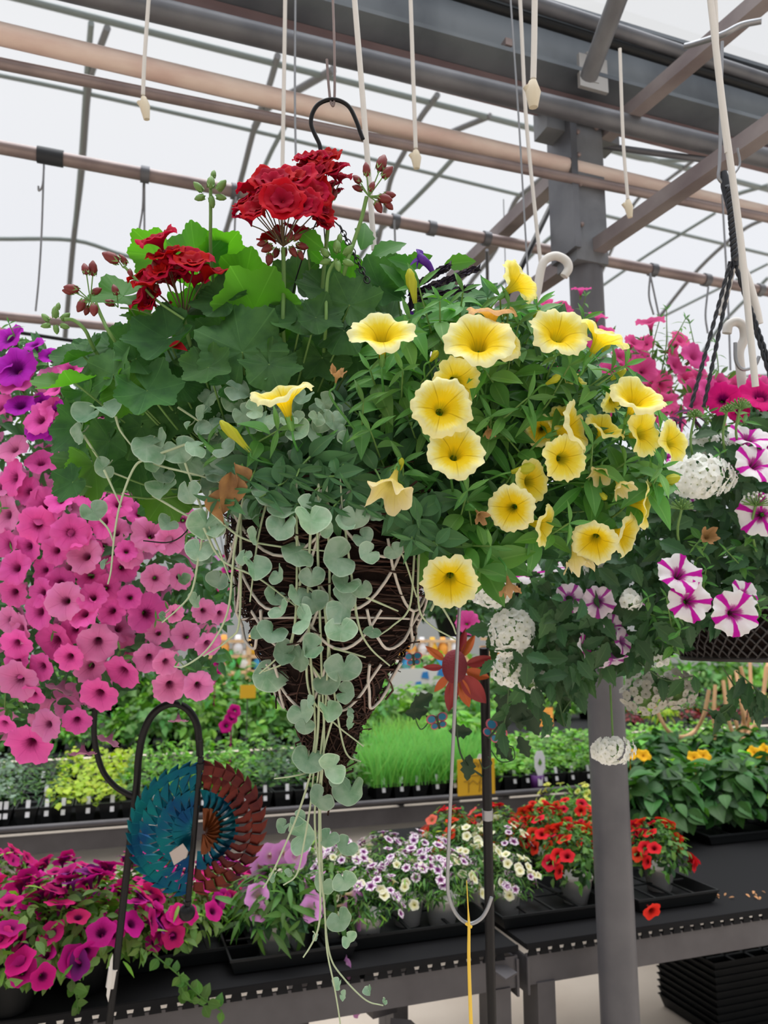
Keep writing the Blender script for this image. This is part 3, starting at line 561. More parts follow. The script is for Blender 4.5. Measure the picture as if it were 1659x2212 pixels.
def proto(name, potr, poth, potm, leaves, flowers, rx, rz, fsize, nfl, fmats, up=.6, single=True, stems=None):
    """returns dict of shared meshes for a potted plant"""
    d = {}
    if potr: d['pot'] = pot_mb(potr, poth).mesh('pot', [potm])
    mb = MB()
    for (n, k, s, M, fr, fz) in leaves: blob(mb, n, rx*fr, rx*fr, rz*fz, k, s, M, (0, 0, poth*(1.02 if potm is M_pot else .9)), zmin=.02 if potm is M_pot else .25)
    d['foliage'] = mb; d['fl'] = []
    if nfl:
        for i in range(nfl):
            a = rng.random()*2*PI; e = math.asin(min(1, .15+.85*rng.random())); dr = np.array([math.cos(a)*math.cos(e), math.sin(a)*math.cos(e), math.sin(e)])
            pos = dr*np.array([rx, rx, rz])*(.98+.1*rng.random())+np.array([0, 0, poth*.85]); n = nrm(dr+np.array([0, 0, .2])+rng.normal(size=3)*.25 - np.array([0, .3, 0]))
            d['fl'].append((pos, frame_r(n)*fsize*(.8+.35*rng.random()), random.randrange(len(flT)), random.randrange(len(fmats))))
    return d
def finish_proto(d, leafmats, fmats):
    d['me'] = d['foliage'].mesh('foliage', leafmats); d['fm'] = {}
    for f in d['fl']:
        k = (f[2], f[3])
        if k not in d['fm']: d['fm'][k] = MB().one(flT[f[2]], np.eye(3), (0, 0, 0)).mesh('flower', [fmats[f[3]]])
    return d
def place(d, name, label, cat, loc, rot=0, s=1, group=None, lift=0, allfl=True):
    th = thing(name, label, cat, loc, group); th.rotation_euler = (0, 0, rot); th.scale = (s, s, s)
    if 'pot' in d: link('pot', d['pot'], th)
    link('foliage', d['me'], th)
    for f in d['fl']: link('flower', d['fm'][(f[2], f[3])], th, f[0], f[1])
    return th
def mkp(potr, poth, potm, leaves, leafmats, rx, rz, fs=0, nfl=0, fm=()):
    return finish_proto(proto('', potr, poth, potm, leaves, None, rx, rz, fs, nfl, fm), leafmats, fm)
# ------------------------------------------------------------------ trays
def tray(label, c, lu, lv, h=.034, group='black plant trays on the front benches', rot=0):
    mb = MB(); U2, V2 = UU*lu/2, VV*lv/2
    def rect(z, k): return [c+ZZ*z-U2*k-V2*k, c+ZZ*z+U2*k-V2*k, c+ZZ*z+U2*k+V2*k, c+ZZ*z-U2*k+V2*k]
    A = np.array([rect(.002, .9), rect(h, .97), rect(h, 1.0), rect(h-.006, 1.0), rect(h-.006, .985), rect(.0, .92)]); V, q, t, U_ = grid(A, True); mb.add(V, q, t, U_); mb.add(A[0], [0, 1, 2, 3], [4])
    nc = 4
    for k in range(1, nc): bar(mb, c+ZZ*h*.75-U2*.95+UU*lu*.95*k/nc-V2*.93, c+ZZ*h*.75-U2*.95+UU*lu*.95*k/nc+V2*.93, .008, .004)
    for k in range(1, 2): bar(mb, c+ZZ*h*.75-U2*.93, c+ZZ*h*.75+U2*.93, .008, .004)
    return solo('plant_tray', label, 'tray', mb, M_black, group, smooth=False)
def top_at(px, py, z=.75): return onz(px, py, z)
# front bench: magenta petunias at the left
Z1 = .752
pm = mkp(.055, .09, M_black, [(330, 'ovate', .030, 0, .98, .95), (170, 'ovate', .030, 1, .75, .75), (60, 'narrow', .035, 2, 1.05, 1.05)], [L_olive, L_mid, L_bright], .15, .15, .026, 52, [Q_mag, Q_mag, Q_mag, Q_mag2, Q_purp])
pm2 = mkp(.055, .09, M_black, [(330, 'ovate', .030, 0, .98, .95), (170, 'ovate', .030, 1, .75, .75), (60, 'narrow', .035, 2, 1.05, 1.05)], [L_olive, L_mid, L_bright], .15, .15, .026, 42, [Q_mag, Q_mag, Q_mag2])
mag = [(20, 2010, 1.86, 'magenta petunia at the far left edge of the front bench'), (185, 2100, 1.91, 'magenta petunia spilling over the front bench rail, left of the hook pole'), (120, 1905, 2.2, 'magenta petunia behind the others at the left, below the aisle'), (300, 1900, 2.25, 'magenta petunia directly behind the wind spinner'), (360, 2035, 2.0, 'magenta petunia just right of the leaning hook pole'), (470, 1960, 2.2, 'magenta petunia between the wind spinner and the lilac petunia'), (-20, 1880, 2.35, 'magenta petunia cut by the left edge of the picture')]
def vplace(px, v, z=Z1):
    # point of the bench top on the vertical image line px at bench depth v
    lo, hi = 1381, 4000
    for _ in range(60):
        m_ = (lo+hi)/2; q = onz(px, m_, z)
        if q@VV > v: lo = m_
        else: hi = m_
    return onz(px, lo, z)
for i, (px, py, v, lb) in enumerate(mag):
    place(pm if i % 2 else pm2, 'potted_petunia', lb, 'flower pot', vplace(px, v+.02), random.uniform(0, 6), (1.05, 1.05, .85, .8, .88, .72, .85)[i], 'magenta petunias on the front bench')
# trailing bits over the rail
for pts, lb in (([(330, 2060), (390, 2110), (430, 2150), (480, 2185)], 'longest green leafy shoot trailing over the front bench rail'), ([(130, 2060), (160, 2130), (170, 2190)], 'green leafy shoot hanging over the rail left of the leaning pole'), ([(385, 2100), (400, 2150), (440, 2172)], 'short green shoot beside the longest one on the bench rail')):
    mb = MB(); Q = smoothline([onv(x, y, 1.79) for x, y in pts], 5); tube(mb, Q, .0015, 6)
    for k in range(1, len(Q)): mb.one(leafT['wide'], frame(N(random.uniform(-.5, .5), .5, 1), rng.normal(size=3))*random.uniform(.018, .03), Q[k]-ZZ*.0)
    solo('trailing_shoot', lb, 'plant', mb, L_mid)
# lilac petunia in white pot
pl = mkp(.052, .075, M_pot, [(240, 'narrow', .06, 0, 1, 1), (120, 'ovate', .045, 1, .8, .8)], [L_mid, L_dark], .10, .13, .028, 9, [Q_lilac])
t0 = place(pl, 'potted_petunia', 'lilac petunia in a white pot right of the wind spinner', 'flower pot', vplace(593, 1.98), .3, 1.0)
for (px, py) in ((560, 1905), (600, 1960), (548, 1925), (640, 1850), (585, 1850), (612, 1845), (565, 1870)):
    link('flower', MB().one(flT[1], np.eye(3), (0, 0, 0)).mesh('flower', [Q_lilac]), t0, (P(px, py, 1.93)-np.array(t0['org']))@np.array([[math.cos(.3), -math.sin(.3), 0], [math.sin(.3), math.cos(.3), 0], [0, 0, 1]]), frame_r(N(random.uniform(-.4, .4), .2, 1))*.033)
pl2 = place(pl, 'potted_petunia', 'lilac petunia hanging over the rail behind the silver vine', 'flower pot', vplace(715, 2.02), 2.1, .85)
for (px, py) in ((750, 2092), (765, 2170), (745, 1955), (765, 1930), (772, 1985)):
    q = P(px, py, 1.80 if py > 2050 else 1.9)-np.array(pl2['org']); c_, s_ = math.cos(-2.1), math.sin(-2.1)
    link('flower', bpy.data.meshes['flower'] if False else MB().one(flT[2], np.eye(3), (0, 0, 0)).mesh('flower', [Q_lilac]), pl2, np.array([q[0]*c_-q[1]*s_, q[0]*s_+q[1]*c_, q[2]])/.85, frame_r(N(random.uniform(-.4, .4), .2, 1))*.032)
# calibrachoa white and purple
pc = mkp(.046, .07, M_pot, [(300, 'narrow', .022, 0, .95, .95), (200, 'narrow', .024, 1, .7, .7), (60, 'narrow', .022, 2, 1, 1.03)], [L_mid, L_dark, L_bright], .10, .12, .0135, 34, [Q_cal, Q_cal, Q_cream])
pcr = mkp(.046, .07, M_pot, [(300, 'narrow', .022, 0, .95, .95), (200, 'narrow', .024, 1, .7, .7)], [L_mid, L_dark], .10, .12, .0135, 34, [Q_cream, Q_cream, Q_cal])
cal = [(790, 1.98, 0, 'white and purple calibrachoa nearest the silver vine tip'), (880, 2.05, 0, 'white and purple calibrachoa left of the long grey hook'), (955, 2.02, 0, 'white and purple calibrachoa whose white pot shows left of the grey hook'), (1095, 2.03, 1, 'cream calibrachoa in the white pot just right of the black pole'), (740, 2.20, 0, 'white and purple calibrachoa behind the silver vine, back row'), (830, 2.24, 0, 'white and purple calibrachoa in the back row left of the hook'), (920, 2.25, 0, 'white and purple calibrachoa in the back row behind the hook'), (1010, 2.28, 1, 'cream calibrachoa between the grey hook and the black pole, back row'), (1085, 2.3, 1, 'cream calibrachoa behind the black pole'), (690, 2.3, 0, 'purple calibrachoa at the rear of the front bench, left'), (1030, 2.08, 1, 'cream calibrachoa framed by the bend of the grey hook')]
for i, (px, v, k, lb) in enumerate(cal): place(pcr if k else pc, 'potted_calibrachoa', lb, 'flower pot', vplace(px, v), random.uniform(0, 6), random.uniform(.9, 1.05), 'calibrachoas on the front bench')
pr = mkp(.05, .075, M_pot, [(260, 'ovate', .026, 0, .95, .95), (160, 'ovate', .026, 1, .7, .7), (50, 'narrow', .026, 2, 1, 1.03)], [L_mid, L_dark, L_bright], .11, .15, .022, 20, [Q_red])
pr3 = mkp(.05, .075, M_pot, [(260, 'ovate', .026, 0, .95, .95), (120, 'ovate', .026, 1, .7, .7), (80, 'narrow', .026, 2, 1, 1.03)], [L_mid, L_dark, L_yel], .11, .15, .022, 20, [Q_coral, Q_red])
red = [(1245, 2.05, 0, 1, 'red petunia in the white pot left of the support post'), (1180, 2.3, 0, 1, 'red petunia behind the cream calibrachoa, right of the black pole'), (1240, 2.45, 0, .9, 'red petunia in the second row left of the post'), (1070, 2.42, 1, .95, 'coral red petunia behind the black pole'), (975, 2.42, 1, .95, 'coral red petunia behind the long grey hook'), (1160, 2.55, 0, .8, 'red petunia in the back row beside the coral ones'), (1425, 2.06, 0, .95, 'lone red petunia right of the support post'), (1300, 2.2, 0, .9, 'red petunia partly hidden behind the support post')]
for i, (px, v, k, s, lb) in enumerate(red): place(pr3 if k else pr, 'potted_petunia', lb, 'flower pot', vplace(px, v), random.uniform(0, 6), s, 'red petunias on the front bench')
py_ = mkp(.05, .075, M_black, [(300, 'narrow', .03, 0, .95, .95), (120, 'narrow', .03, 1, .7, .7)], [L_bright, L_mid], .12, .14, .016, 14, [Q_yel2])
place(py_, 'potted_calibrachoa', 'pale yellow calibrachoa behind the red petunias, left of the post', 'flower pot', vplace(1225, 2.72), 0, 1.0); place(py_, 'potted_calibrachoa', 'pale yellow calibrachoa half hidden by the post', 'flower pot', vplace(1290, 2.8), 1, .9)
mb = MB(); q = onv(1104, 1405+1990-1500+5, 1.84)
link('flower', MB().one(flT[0], np.eye(3), (0, 0, 0)).mesh('flower', [Q_red]), None); o = bpy.context.scene.objects['flower'] if False else sc.objects[-1]
o.name = 'fallen_flower'; o['label'] = 'red petunia bloom hanging over the tray edge right of the post'; o['category'] = 'flower'
from mathutils import Matrix
M4 = np.eye(4); M4[:3, :3] = frame_r(N(.3, -.3, 1))*.026; M4[:3, 3] = onv(1408, 1968, 1.82); o.matrix_basis = Matrix(M4.tolist())
for px, v, lu, lb in ((60, 2.1, .5, 'black tray under the magenta petunias at the left edge'), (330, 2.1, .5, 'black tray under the magenta petunias behind the hook pole'), (610, 2.02, .30, 'black tray under the lilac petunia pot'), (850, 2.06, .46, 'black tray under the white and purple calibrachoas'), (1150, 2.06, .34, 'black tray between the black pole and the support post'), (1400, 2.05, .28, 'black tray under the lone red petunia'), (880, 2.38, .6, 'black tray in the second row behind the grey hook'), (1160, 2.4, .5, 'black tray in the second row behind the red petunias'), (985, 2.44, .5, 'black tray in the back row under the coral petunias')):
    tray(lb, vplace(px, v), lu, .28)
# broad leaved plants on right
pp = mkp(.055, .12, M_black, [(120, 'wide', .08, 0, .95, .95), (120, 'wide', .075, 1, .85, .9), (18, 'wide', .06, 2, 1, 1.02)], [leafmat('leaf_bedding', (.05, .155, .035), (.09, .22, .06), var=.35, hue=.015), L_dark, L_bright], .155, .21)
Q_mar = petal('petal_marigold', [(0, (.6, .25, .0)), (1, (.8, .45, .01))], trans=.2)
i = 0
for v in (2.55, 2.9, 3.2):
    for u in np.arange(2.02, 4.4, .27):
        q = uvz(u+.07*i % .1, v, Z1+(.0 if v < 3 else .03)); d = q-CAM; px = 829.5+F*(d@RT)/(d@FW)
        if px > 1375 and px < 1800:
            place(pp, 'bedding_plant', 'leafy green bedding plant in a black pot on the right of the front bench', 'plant', q, random.uniform(0, 6), random.uniform(.85, 1.0), 'leafy green pots at the right of the bench')
        i += 1
for u in (2.35, 2.85, 3.35): tray('black tray under the leafy green plants, ' + {2.35: 'nearest the post', 2.85: 'in the middle', 3.35: 'by the right edge'}[u], uvz(u, 2.55, Z1), .46, .28)
for px, py in ((1300, 1640), (1390, 1632), (1360, 1628), (1520, 1632), (1500, 1636), (1655, 1620), (1630, 1625)):
    q = onv(px, py, 2.72); mbx = MB(); mbx.one(T_corolla(seed=3, seg=26, L=.3, ruffle=.12, calyx=False), frame_r(N(0, .8, .6))*.03, q); tube(mbx, [q-ZZ*.01, q-ZZ*.14], .002, 5)
    solo('marigold_bloom', 'yellow marigold bloom rising above the leafy green plants', 'flower', mbx, [Q_mar], 'yellow blooms above the green plants')
# fallen petals on the bench
mb = MB()
for k in range(14):
    q = top_at(random.uniform(1540, 1655), random.uniform(1925, 1942)); mb.one(leafT['ovate'], frame_r(np.array([0, 0, 1])+rng.normal(size=3)*.2)*random.uniform(.008, .018), q+ZZ*.004)
stuff(solo('fallen_petals', 'dry orange petals scattered on the black bench at right', 'petals', mb, mat('dry_petal', (.45, .22, .09), .8, var=.3)))
# second bench: seedlings in black flats
def flat(label, c, lu, lv, kind, mats_, h, size, n, group, lab=3):
    th = thing('seedling_flat', label, 'plant tray', c, group)
    mb = MB(); nu = max(2, int(lu/.09))
    for k in range(nu):
        for j in range(2):
            cc = c - UU*lu/2 + UU*lu*(k+.5)/nu + VV*(j-.5)*lv*.5; w = lu/nu*.88
            A = []
            for z, s in ((0, .75), (.06, 1), (.07, 1.06), (.07, .9), (.055, .88)):
                A.append([cc+ZZ*z+(UU*a*w/2+VV*b*lv*.24)*s for a, b in ((-1, -1), (1, -1), (1, 1), (-1, 1))])
            V, q, t, U_ = grid(np.array(A), True); mb.add(V, q, t, U_); mb.add(A[-1], [0, 1, 2, 3], [4])
    part('pots', mb, M_black, th, False)
    mb = MB(); D = rng.random((n, 3)); pos = c + (D[:, 0]-.5)[:, None]*UU*lu*1.08 + (D[:, 1]-.5)[:, None]*VV*lv*1.1
    if kind == 'grass':
        R = np.array([frame(N(rng.normal(), .2, 1), ZZ+rng.normal(size=3)*.22)*h*(.6+.6*rng.random()) for _ in range(n)]); mb.many(leafT['grass'], R, pos+ZZ*.06)
    else:
        bump = h*(.55+.45*np.abs(np.sin(D[:, 0]*nu*PI)))
        pos = pos + (ZZ*(.06))[None] + (bump*(1-D[:, 2]**2*.9))[:, None]*ZZ
        R = np.array([frame(np.array([rng.normal()*.5, rng.normal()*.5-.2, 1]), rng.normal(size=3))*size*(.6+.7*rng.random()) for _ in range(n)]); ms = rng.integers(0, len(mats_), n)
        for m_ in range(len(mats_)):
            s = ms == m_
            if s.any(): mb.many(setM(leafT[kind], m_), R[s], pos[s])
    part('foliage', mb, mats_, th)
    for k in range(lab):
        q = c - UU*lu/2 + UU*lu*(k+.3+.4*random.random())/lab - VV*lv*.5; mbx = MB(); bar(mbx, q+ZZ*.035, q+ZZ*.10+VV*.015, .016, .002, upv=VV); part('label', mbx, M_label, th, False)
    return th
G2 = 'seedling flats on the second bench'
row = [(-60, 'lobe', [L_grey, L_grey], .13, .022, 'grey-green seedlings at the left edge of the second bench'), (60, 'narrow', [L_mid, L_dark], .12, .03, 'feathery dark green seedlings left on the second bench'), (185, 'lobe', [L_yel, L_yel], .11, .028, 'yellow-green seedlings left of the hook pole'), (330, 'ovate', [L_bright, L_mid], .15, .035, 'bright green seedlings behind the hook arch'), (470, 'ovate', [L_bright, L_mid], .16, .04, 'bright green seedlings just behind the wind spinner top'), (600, 'ovate', [L_mid, L_dark], .16, .035, 'dark green seedlings left of the basket tip'), (720, 'ovate', [L_mid, L_mid], .14, .035, 'mid green seedlings behind the silver vine'), (850, 'grass', [L_grass], .2, .1, 'fine bright grass right of the basket tip'), (965, 'grass', [L_grass], .2, .1, 'fine grass behind the long grey hook'), (1080, 'lobe', [L_bright, L_bright], .1, .03, 'light green seedlings with labels right of the yellow sign'), (1180, 'lobe', [L_bright, L_mid], .1, .03, 'light green seedlings with a tall label, left of the post'), (1270, 'lobe', [L_bright, L_mid], .1, .03, 'light green seedlings beside the support post'), (1390, 'lobe', [L_bright, L_bright], .12, .03, 'light green seedlings seen right of the post'), (1510, 'lobe', [L_bright, L_mid], .12, .03, 'light green seedlings near the tan hoses')]
for px, kind, ms, h, sz, lb in row:
    c = vplace(px, 3.70); d_ = np.linalg.norm(c-CAM)
    flat(lb + ', front row', c, .28, .26, kind, ms, h*.8, sz, 260 if kind != 'grass' else 900, G2)
    c = vplace(px+15, 4.05); flat(lb + ', middle row', c, .30, .26, kind, ms, h*.9, sz, 220 if kind != 'grass' else 700, G2, 2)
    c = vplace(px+25, 4.45); flat(lb + ', back row', c, .34, .30, 'ovate' if kind == 'grass' and px > 900 else kind, ms if kind != 'grass' else [L_bright], h, sz, 240 if kind != 'grass' else 600, G2, 1)
# tall labels and purple pots
for px, lb in ((1160, 'tall white plant label in a purple pot, left of the post'), (1035, 'plant label in a purple pot beside the yellow sign')):
    c = vplace(px, 3.58); th = thing('labelled_pot', lb, 'pot', c); mb = MB(); lathe(mb, c, [(.001, 0), (.03, 0), (.04, .07), (.037, .07), (.03, .05), (.001, .05)], 12); part('pot', mb, mat('purple_pot', (.10, .02, .16), .5), th)
    mb = MB(); poly(mb, [c+ZZ*z+UU*x-VV*.035 for x, z in ((-.012, .02), (.012, .02), (.014, .07), (.03, .11), (.03, .16), (.015, .19), (-.015, .19), (-.03, .16), (-.03, .11), (-.014, .07))], .002, -VV); part('label', mb, M_label, th, False)
    mb = MB(); poly(mb, [c+ZZ*z+UU*x-VV*.038 for x, z in ((-.012, .13), (.0, .118), (.012, .13), (.0, .155))], .001, -VV); part('label_print', mb, L_bright, th, False)
# third bench and beyond
G3 = 'plants on the third bench'
far = [mkp(.07, .1, M_black, [(90, k, s, 0, 1, 1), (50, k, s, 1, .8, .8)], [m1, m2], .22, .30) for k, s, m1, m2 in (('ovate', .08, L_bright, L_mid), ('lobe', .08, L_mid, L_far), ('ovate', .07, L_far, L_mid), ('narrow', .1, L_yel, L_bright), ('lobe', .06, L_red, L_dark))]
for i, px in enumerate(range(-60, 1700, 62)):
    if 1280 < px: k = [3, 4, 4, 4][i % 4]
    else: k = [0, 1, 2, 0, 2][i % 5]
    for v, nm in ((5.85, 'front'), (6.5, 'back')):
        if px > 1280 and nm == 'back': k = 2
        if px > 1080 and px < 1250 and nm == 'front': continue
        place(far[k], 'potted_plant', 'bushy plant in the %s row of the third bench' % nm if k != 4 else 'dark red foliage plant on the third bench', 'plant', vplace(px + (20 if v > 6 else 0), v), random.uniform(0, 6), random.uniform(.75, 1.05) * (1.15 if 280 < px < 1000 else .8) * (.62 if k == 4 else 1), G3 + (' with red leaves' if k == 4 else ''))
for i, px in enumerate(range(-40, 1700, 55)):
    place(far[[0, 2, 1][i % 3]], 'potted_plant', 'distant bushy plant on the farthest bench', 'plant', vplace(px, 8.6), random.uniform(0, 6), random.uniform(1.2, 1.7), 'plants on the farthest bench')
# coloured blooms and signs in the distance
for px, py, v, m_, lb in ((465, 1450, 5.8, Q_mag, 'hot pink bloom beside the basket at the left'), (500, 1550, 4.3, Q_mag, 'pink bloom above the second bench left of the basket tip'), (1115, 1250, 9.0, Q_mag, 'pink bloom')):
    if v > 8: continue
    mbx = MB()
    for dx, dy in ((0, 0), (-12, 18), (6, -14)): mbx.one(flT[0], frame_r(N(0, .3, 1))*.05*(v/5.8), onv(px+dx, py+dy, v))
    tube(mbx, [onv(px, py, v), onv(px, py, v)-ZZ*.25], .004, 5); solo('pink_bloom', lb, 'flower', mbx, [m_])
def sign(name, label, px0, py0, px1, py1, v, m, thick=.006, stake=True, cat='sign'):
    a = onv(px0, py0, v); b = onv(px1, py1, v); z0, z1 = b[2], a[2]; th = thing(name, label, cat, np.array([(a[0]+b[0])/2, (a[1]+b[1])/2, z0]))
    mb = MB(); u0, u1 = a@UU, b@UU
    poly(mb, [uvz(u0, v, z0), uvz(u1, v, z0), uvz(u1, v, z1), uvz(u0, v, z1)], thick, -VV); part('board', mb, m, th, False)
    if stake: mb = MB(); tube(mb, [uvz((u0+u1)/2, v+.01, z0+.02), uvz((u0+u1)/2, v+.01, .76)], .004, 6); part('stake', mb, M_bench, th)
    return th, u0, u1, z0, z1
th, u0, u1, z0, z1 = sign('price_sign', 'yellow price sign with faint writing beside the black pole', 988, 1642, 1069, 1714, 3.49, M_yel_sign)
def text(parent, s, loc, size, m, name='lettering', ext=.0006):
    cu = bpy.data.curves.new(name, 'FONT'); cu.body = s; cu.size = size; cu.extrude = ext; cu.align_x = 'CENTER'; o = bpy.data.objects.new(name, cu); sc.collection.objects.link(o)
    dg = bpy.context.evaluated_depsgraph_get(); me = bpy.data.meshes.new_from_object(o.evaluated_get(dg)); bpy.data.objects.remove(o); me.materials.clear(); me.materials.append(m)
    Rm = np.stack([UU, ZZ, -VV], 1); link(name, me, parent, np.asarray(loc)-np.array(parent['org']), Rm)
um = (u0+u1)/2; w = u1-u0; hh = z1-z0
text(th, 'TOTVINE', uvz(um, 3.484, z0+hh*.76), w*.19, M_ink)
mb = MB()
def stroke(pts, r=.0016):
    tube(mb, [uvz(u0+w*x, 3.484, z0+hh*y) for x, y in pts], r, 4)
for s_ in ([(.28, .55), (.62, .55)], [(.28, .55), (.28, .08)], [(.28, .30), (.40, .42), (.52, .30), (.62, .42)], [(.62, .55), (.56, .08)], [(.15, .40), (.24, .40)], [(.62, .32), (.72, .32)], [(.60, .15), (.72, .15)]): stroke(s_)
part('drawing', mb, M_ink, th)
th, u0, u1, z0, z1 = sign('price_sign', 'orange sign in the distance between the verbena and the post', 1145, 1530, 1195, 1568, 5.55, M_or_sign)
mb = MB()
for k in range(4): bar(mb, uvz(u0+(u1-u0)*.25, 5.544, z0+(z1-z0)*(.7-.13*k)), uvz(u0+(u1-u0)*(.8-.1*(k % 2)), 5.544, z0+(z1-z0)*(.7-.13*k)), .002, .004)
part('lettering', mb, M_ink, th, False)
sign('price_sign', 'small orange-yellow sign left of the basket tip', 519, 1480, 552, 1508, 5.5, M_yel_sign)
th, u0, u1, z0, z1 = sign('notice_board', 'white board with blue and yellow marks behind the red metal flower', 842, 1445, 1010, 1522, 7.4, M_bird, .02)
mb = MB(); w = u1-u0; hh = z1-z0
poly(mb, [uvz(u0+w*.0, 7.385, z0+hh*.01), uvz(u0+w*.22, 7.385, z0+hh*.01), uvz(u0+w*.22, 7.385, z0+hh*.14), uvz(u0, 7.385, z0+hh*.14)], .004, -VV); part('yellow_strip', mb, M_yel_sign, th, False)
M_bf = mat('sign_blue', (.03, .22, .55), .5)
for k in range(14):
    x, y = random.uniform(.35, .95), random.uniform(.1, .9); s = random.uniform(.02, .07); mb = MB(); poly(mb, [uvz(u0+w*(x+s*a), 7.385, z0+hh*(y+s*b*2)) for a, b in ((-1, -.6), (1, -1), (.7, 1), (-.6, .8))], .004, -VV); part('blue_figure', mb, M_bf, th, False)
# wooden display racks with bright goods far behind
def rack(label, px0, px1, py0, py1, v, cols):
    a = onv(px0, py0, v); b = onv(px1, py1, v); u0, u1 = a@UU, b@UU; z1 = a[2]; th = thing('display_rack', label, 'rack', uvz((u0+u1)/2, v, 0)); mb = MB()
    zb = b[2]
    for u in np.linspace(u0, u1, 5): bar(mb, uvz(u, v, 0), uvz(u, v, z1), .07, .05, upv=VV)
    for z in np.linspace(zb, z1, 3): bar(mb, uvz(u0, v+.2, z), uvz(u1, v+.2, z), .45, .05)
    bar(mb, uvz(u0, v+.45, (zb+z1)/2-.1), uvz(u1, v+.45, (zb+z1)/2-.1), .03, (z1-zb)*.9)
    part('frame', mb, M_wood, th, False)
    for k in range(14):
        u = u0+(u1-u0)*(k+.5)/14; z = (zb, (zb+z1)/2)[k % 2]; mb = MB(); lathe(mb, uvz(u, v+.05, z+.03), [(.001, 0), (.07, .0), (.09, .12), (.05, .22), (.04, .3), (.001, .3)], 10)
        part('jar', mb, cols[k % len(cols)], th)
    return th
cols = [M_bird, M_yel_sign, mat('good_blue', (.05, .3, .6), .5), M_or_sign, mat('good_green', (.1, .5, .15), .5), M_label]
rack('pale wooden display rack with bright goods left of the basket', 430, 640, 1385, 1450, 12.0, cols)
rack('pale wooden display rack with bright goods right of the basket', 850, 1010, 1385, 1450, 12.5, cols)
rack('pale wooden display rack far off behind the verbena', 1060, 1280, 1380, 1450, 13.0, cols)
# far hedge of plants closing the view
fh = mkp(0, 0, None, [(260, 'wide', .30, 0, 1, 1), (160, 'wide', .30, 1, .8, .8)], [L_dark, L_far], .55, .75)
for i, px in enumerate(range(-120, 1800, 105)):
    q = onz(px, 1381+1, 1.49); r = ray(px, 1381); v = 13.8; t = v/(r@VV); q = CAM+r*t
    place(fh, 'tall_shrub', 'tall dark shrub in the far distance at the back of the greenhouse', 'shrub', np.array([q[0], q[1], 0.0]), random.uniform(0, 6), random.uniform(1.15, 1.4), 'tall shrubs at the back')
hb = mkp(.12, .12, M_black, [(320, 'ovate', .055, 0, 1, 1), (200, 'ovate', .055, 1, .8, .8)], [L_dark, L_mid], .26, .24, .032, 24, [Q_mag, Q_lilac])
for px, py, d_, lb in ((455, 1290, 3.4, 'distant hanging basket with dark foliage left of the woven basket'), (985, 1320, 3.6, 'distant hanging basket behind the lowest yellow flower'), (1110, 1240, 3.0, 'distant hanging basket behind the white verbena'), (1270, 1340, 4.2, 'distant hanging basket far behind the support post'), (380, 1330, 4.6, 'distant hanging basket behind the pink petunias'), (1480, 1330, 4.0, 'distant hanging basket behind the right wicker basket')):
    q = P(px, py, d_); t_ = place(hb, 'distant_basket', lb, 'hanging basket', q-ZZ*.12, random.uniform(0, 6), .8 if d_ > 4 else .9); mbx = MB()
    for k in range(3): tube(mbx, [(.11*math.cos(k*2.1), .11*math.sin(k*2.1), .12), (0, 0, .6)], .002, 5)
    tube(mbx, [(0, 0, .6), (0, 0, 1.9)], .002, 5); link('hanger', mbx.mesh('hanger', [M_black]), t_)
# tan hoses
hs = thing('hose_coils', 'tan hose loops hanging at the right behind the verbena', 'hose', onv(1580, 1640, 4.9))
HV = 3.46
for pts in ([(1395, 1480), (1412, 1520), (1440, 1575), (1470, 1592), (1500, 1580), (1520, 1545), (1532, 1490)], [(1545, 1480), (1542, 1560), (1550, 1635)], [(1562, 1470), (1575, 1560), (1600, 1600), (1640, 1540), (1659, 1430)], [(1575, 1460), (1590, 1560), (1610, 1610)], [(1590, 1450), (1605, 1540), (1612, 1612)], [(1620, 1430), (1622, 1530), (1608, 1600)], [(1655, 1440), (1640, 1560), (1600, 1610), (1570, 1590), (1552, 1630)], [(1600, 1440), (1612, 1500), (1600, 1600)]):
    mb = MB(); tube(mb, smoothline([onv(x, y, HV+random.uniform(-.06, .06)) for x, y in pts], 6), .0105, 8); part('hose', mb, M_tan, hs)
# stack of black trays on the floor
c = onz(1422, 2172, 0.0); ty = onz(1600, 2300, 0); zt = 0
st_n = 10; v0 = c@VV; u0 = c@UU
for k in range(st_n):
    mb = MB(); z = .0+k*.026; cc = uvz(u0+.30, v0-.17, z)
    U2, V2 = UU*.30, VV*.17; A = []
    for zz, s in ((0, .93), (.045, .985), (.05, 1), (.046, 1.0), (.046, .97), (.012, .92)): A.append([cc+ZZ*zz-U2*s-V2*s, cc+ZZ*zz+U2*s-V2*s, cc+ZZ*zz+U2*s+V2*s, cc+ZZ*zz-U2*s+V2*s])
    V, q, t, U_ = grid(np.array(A), True); mb.add(V, q, t, U_); mb.add(A[-1], [0, 1, 2, 3], [4])
    for i in range(1, 6): bar(mb, cc+ZZ*.03-U2*.95+UU*.57*i/6-V2*.93, cc+ZZ*.03-U2*.95+UU*.57*i/6+V2*.93, .012, .03)
    for i in range(1, 6): bar(mb, cc+ZZ*.03-V2*.95+VV*.32*i/6-U2*.93, cc+ZZ*.03-V2*.95+VV*.32*i/6+U2*.93, .012, .03)
    od = ['bottommost', 'second from the bottom', 'third from the bottom', 'fourth from the bottom', 'fifth from the bottom', 'fifth from the top', 'fourth from the top', 'third from the top', 'second from the top', 'topmost'][k]
    solo('seed_tray', 'black seed tray on the floor under the bench, %s of its stack' % od, 'tray', mb, M_black, 'stacked black trays', smooth=False)
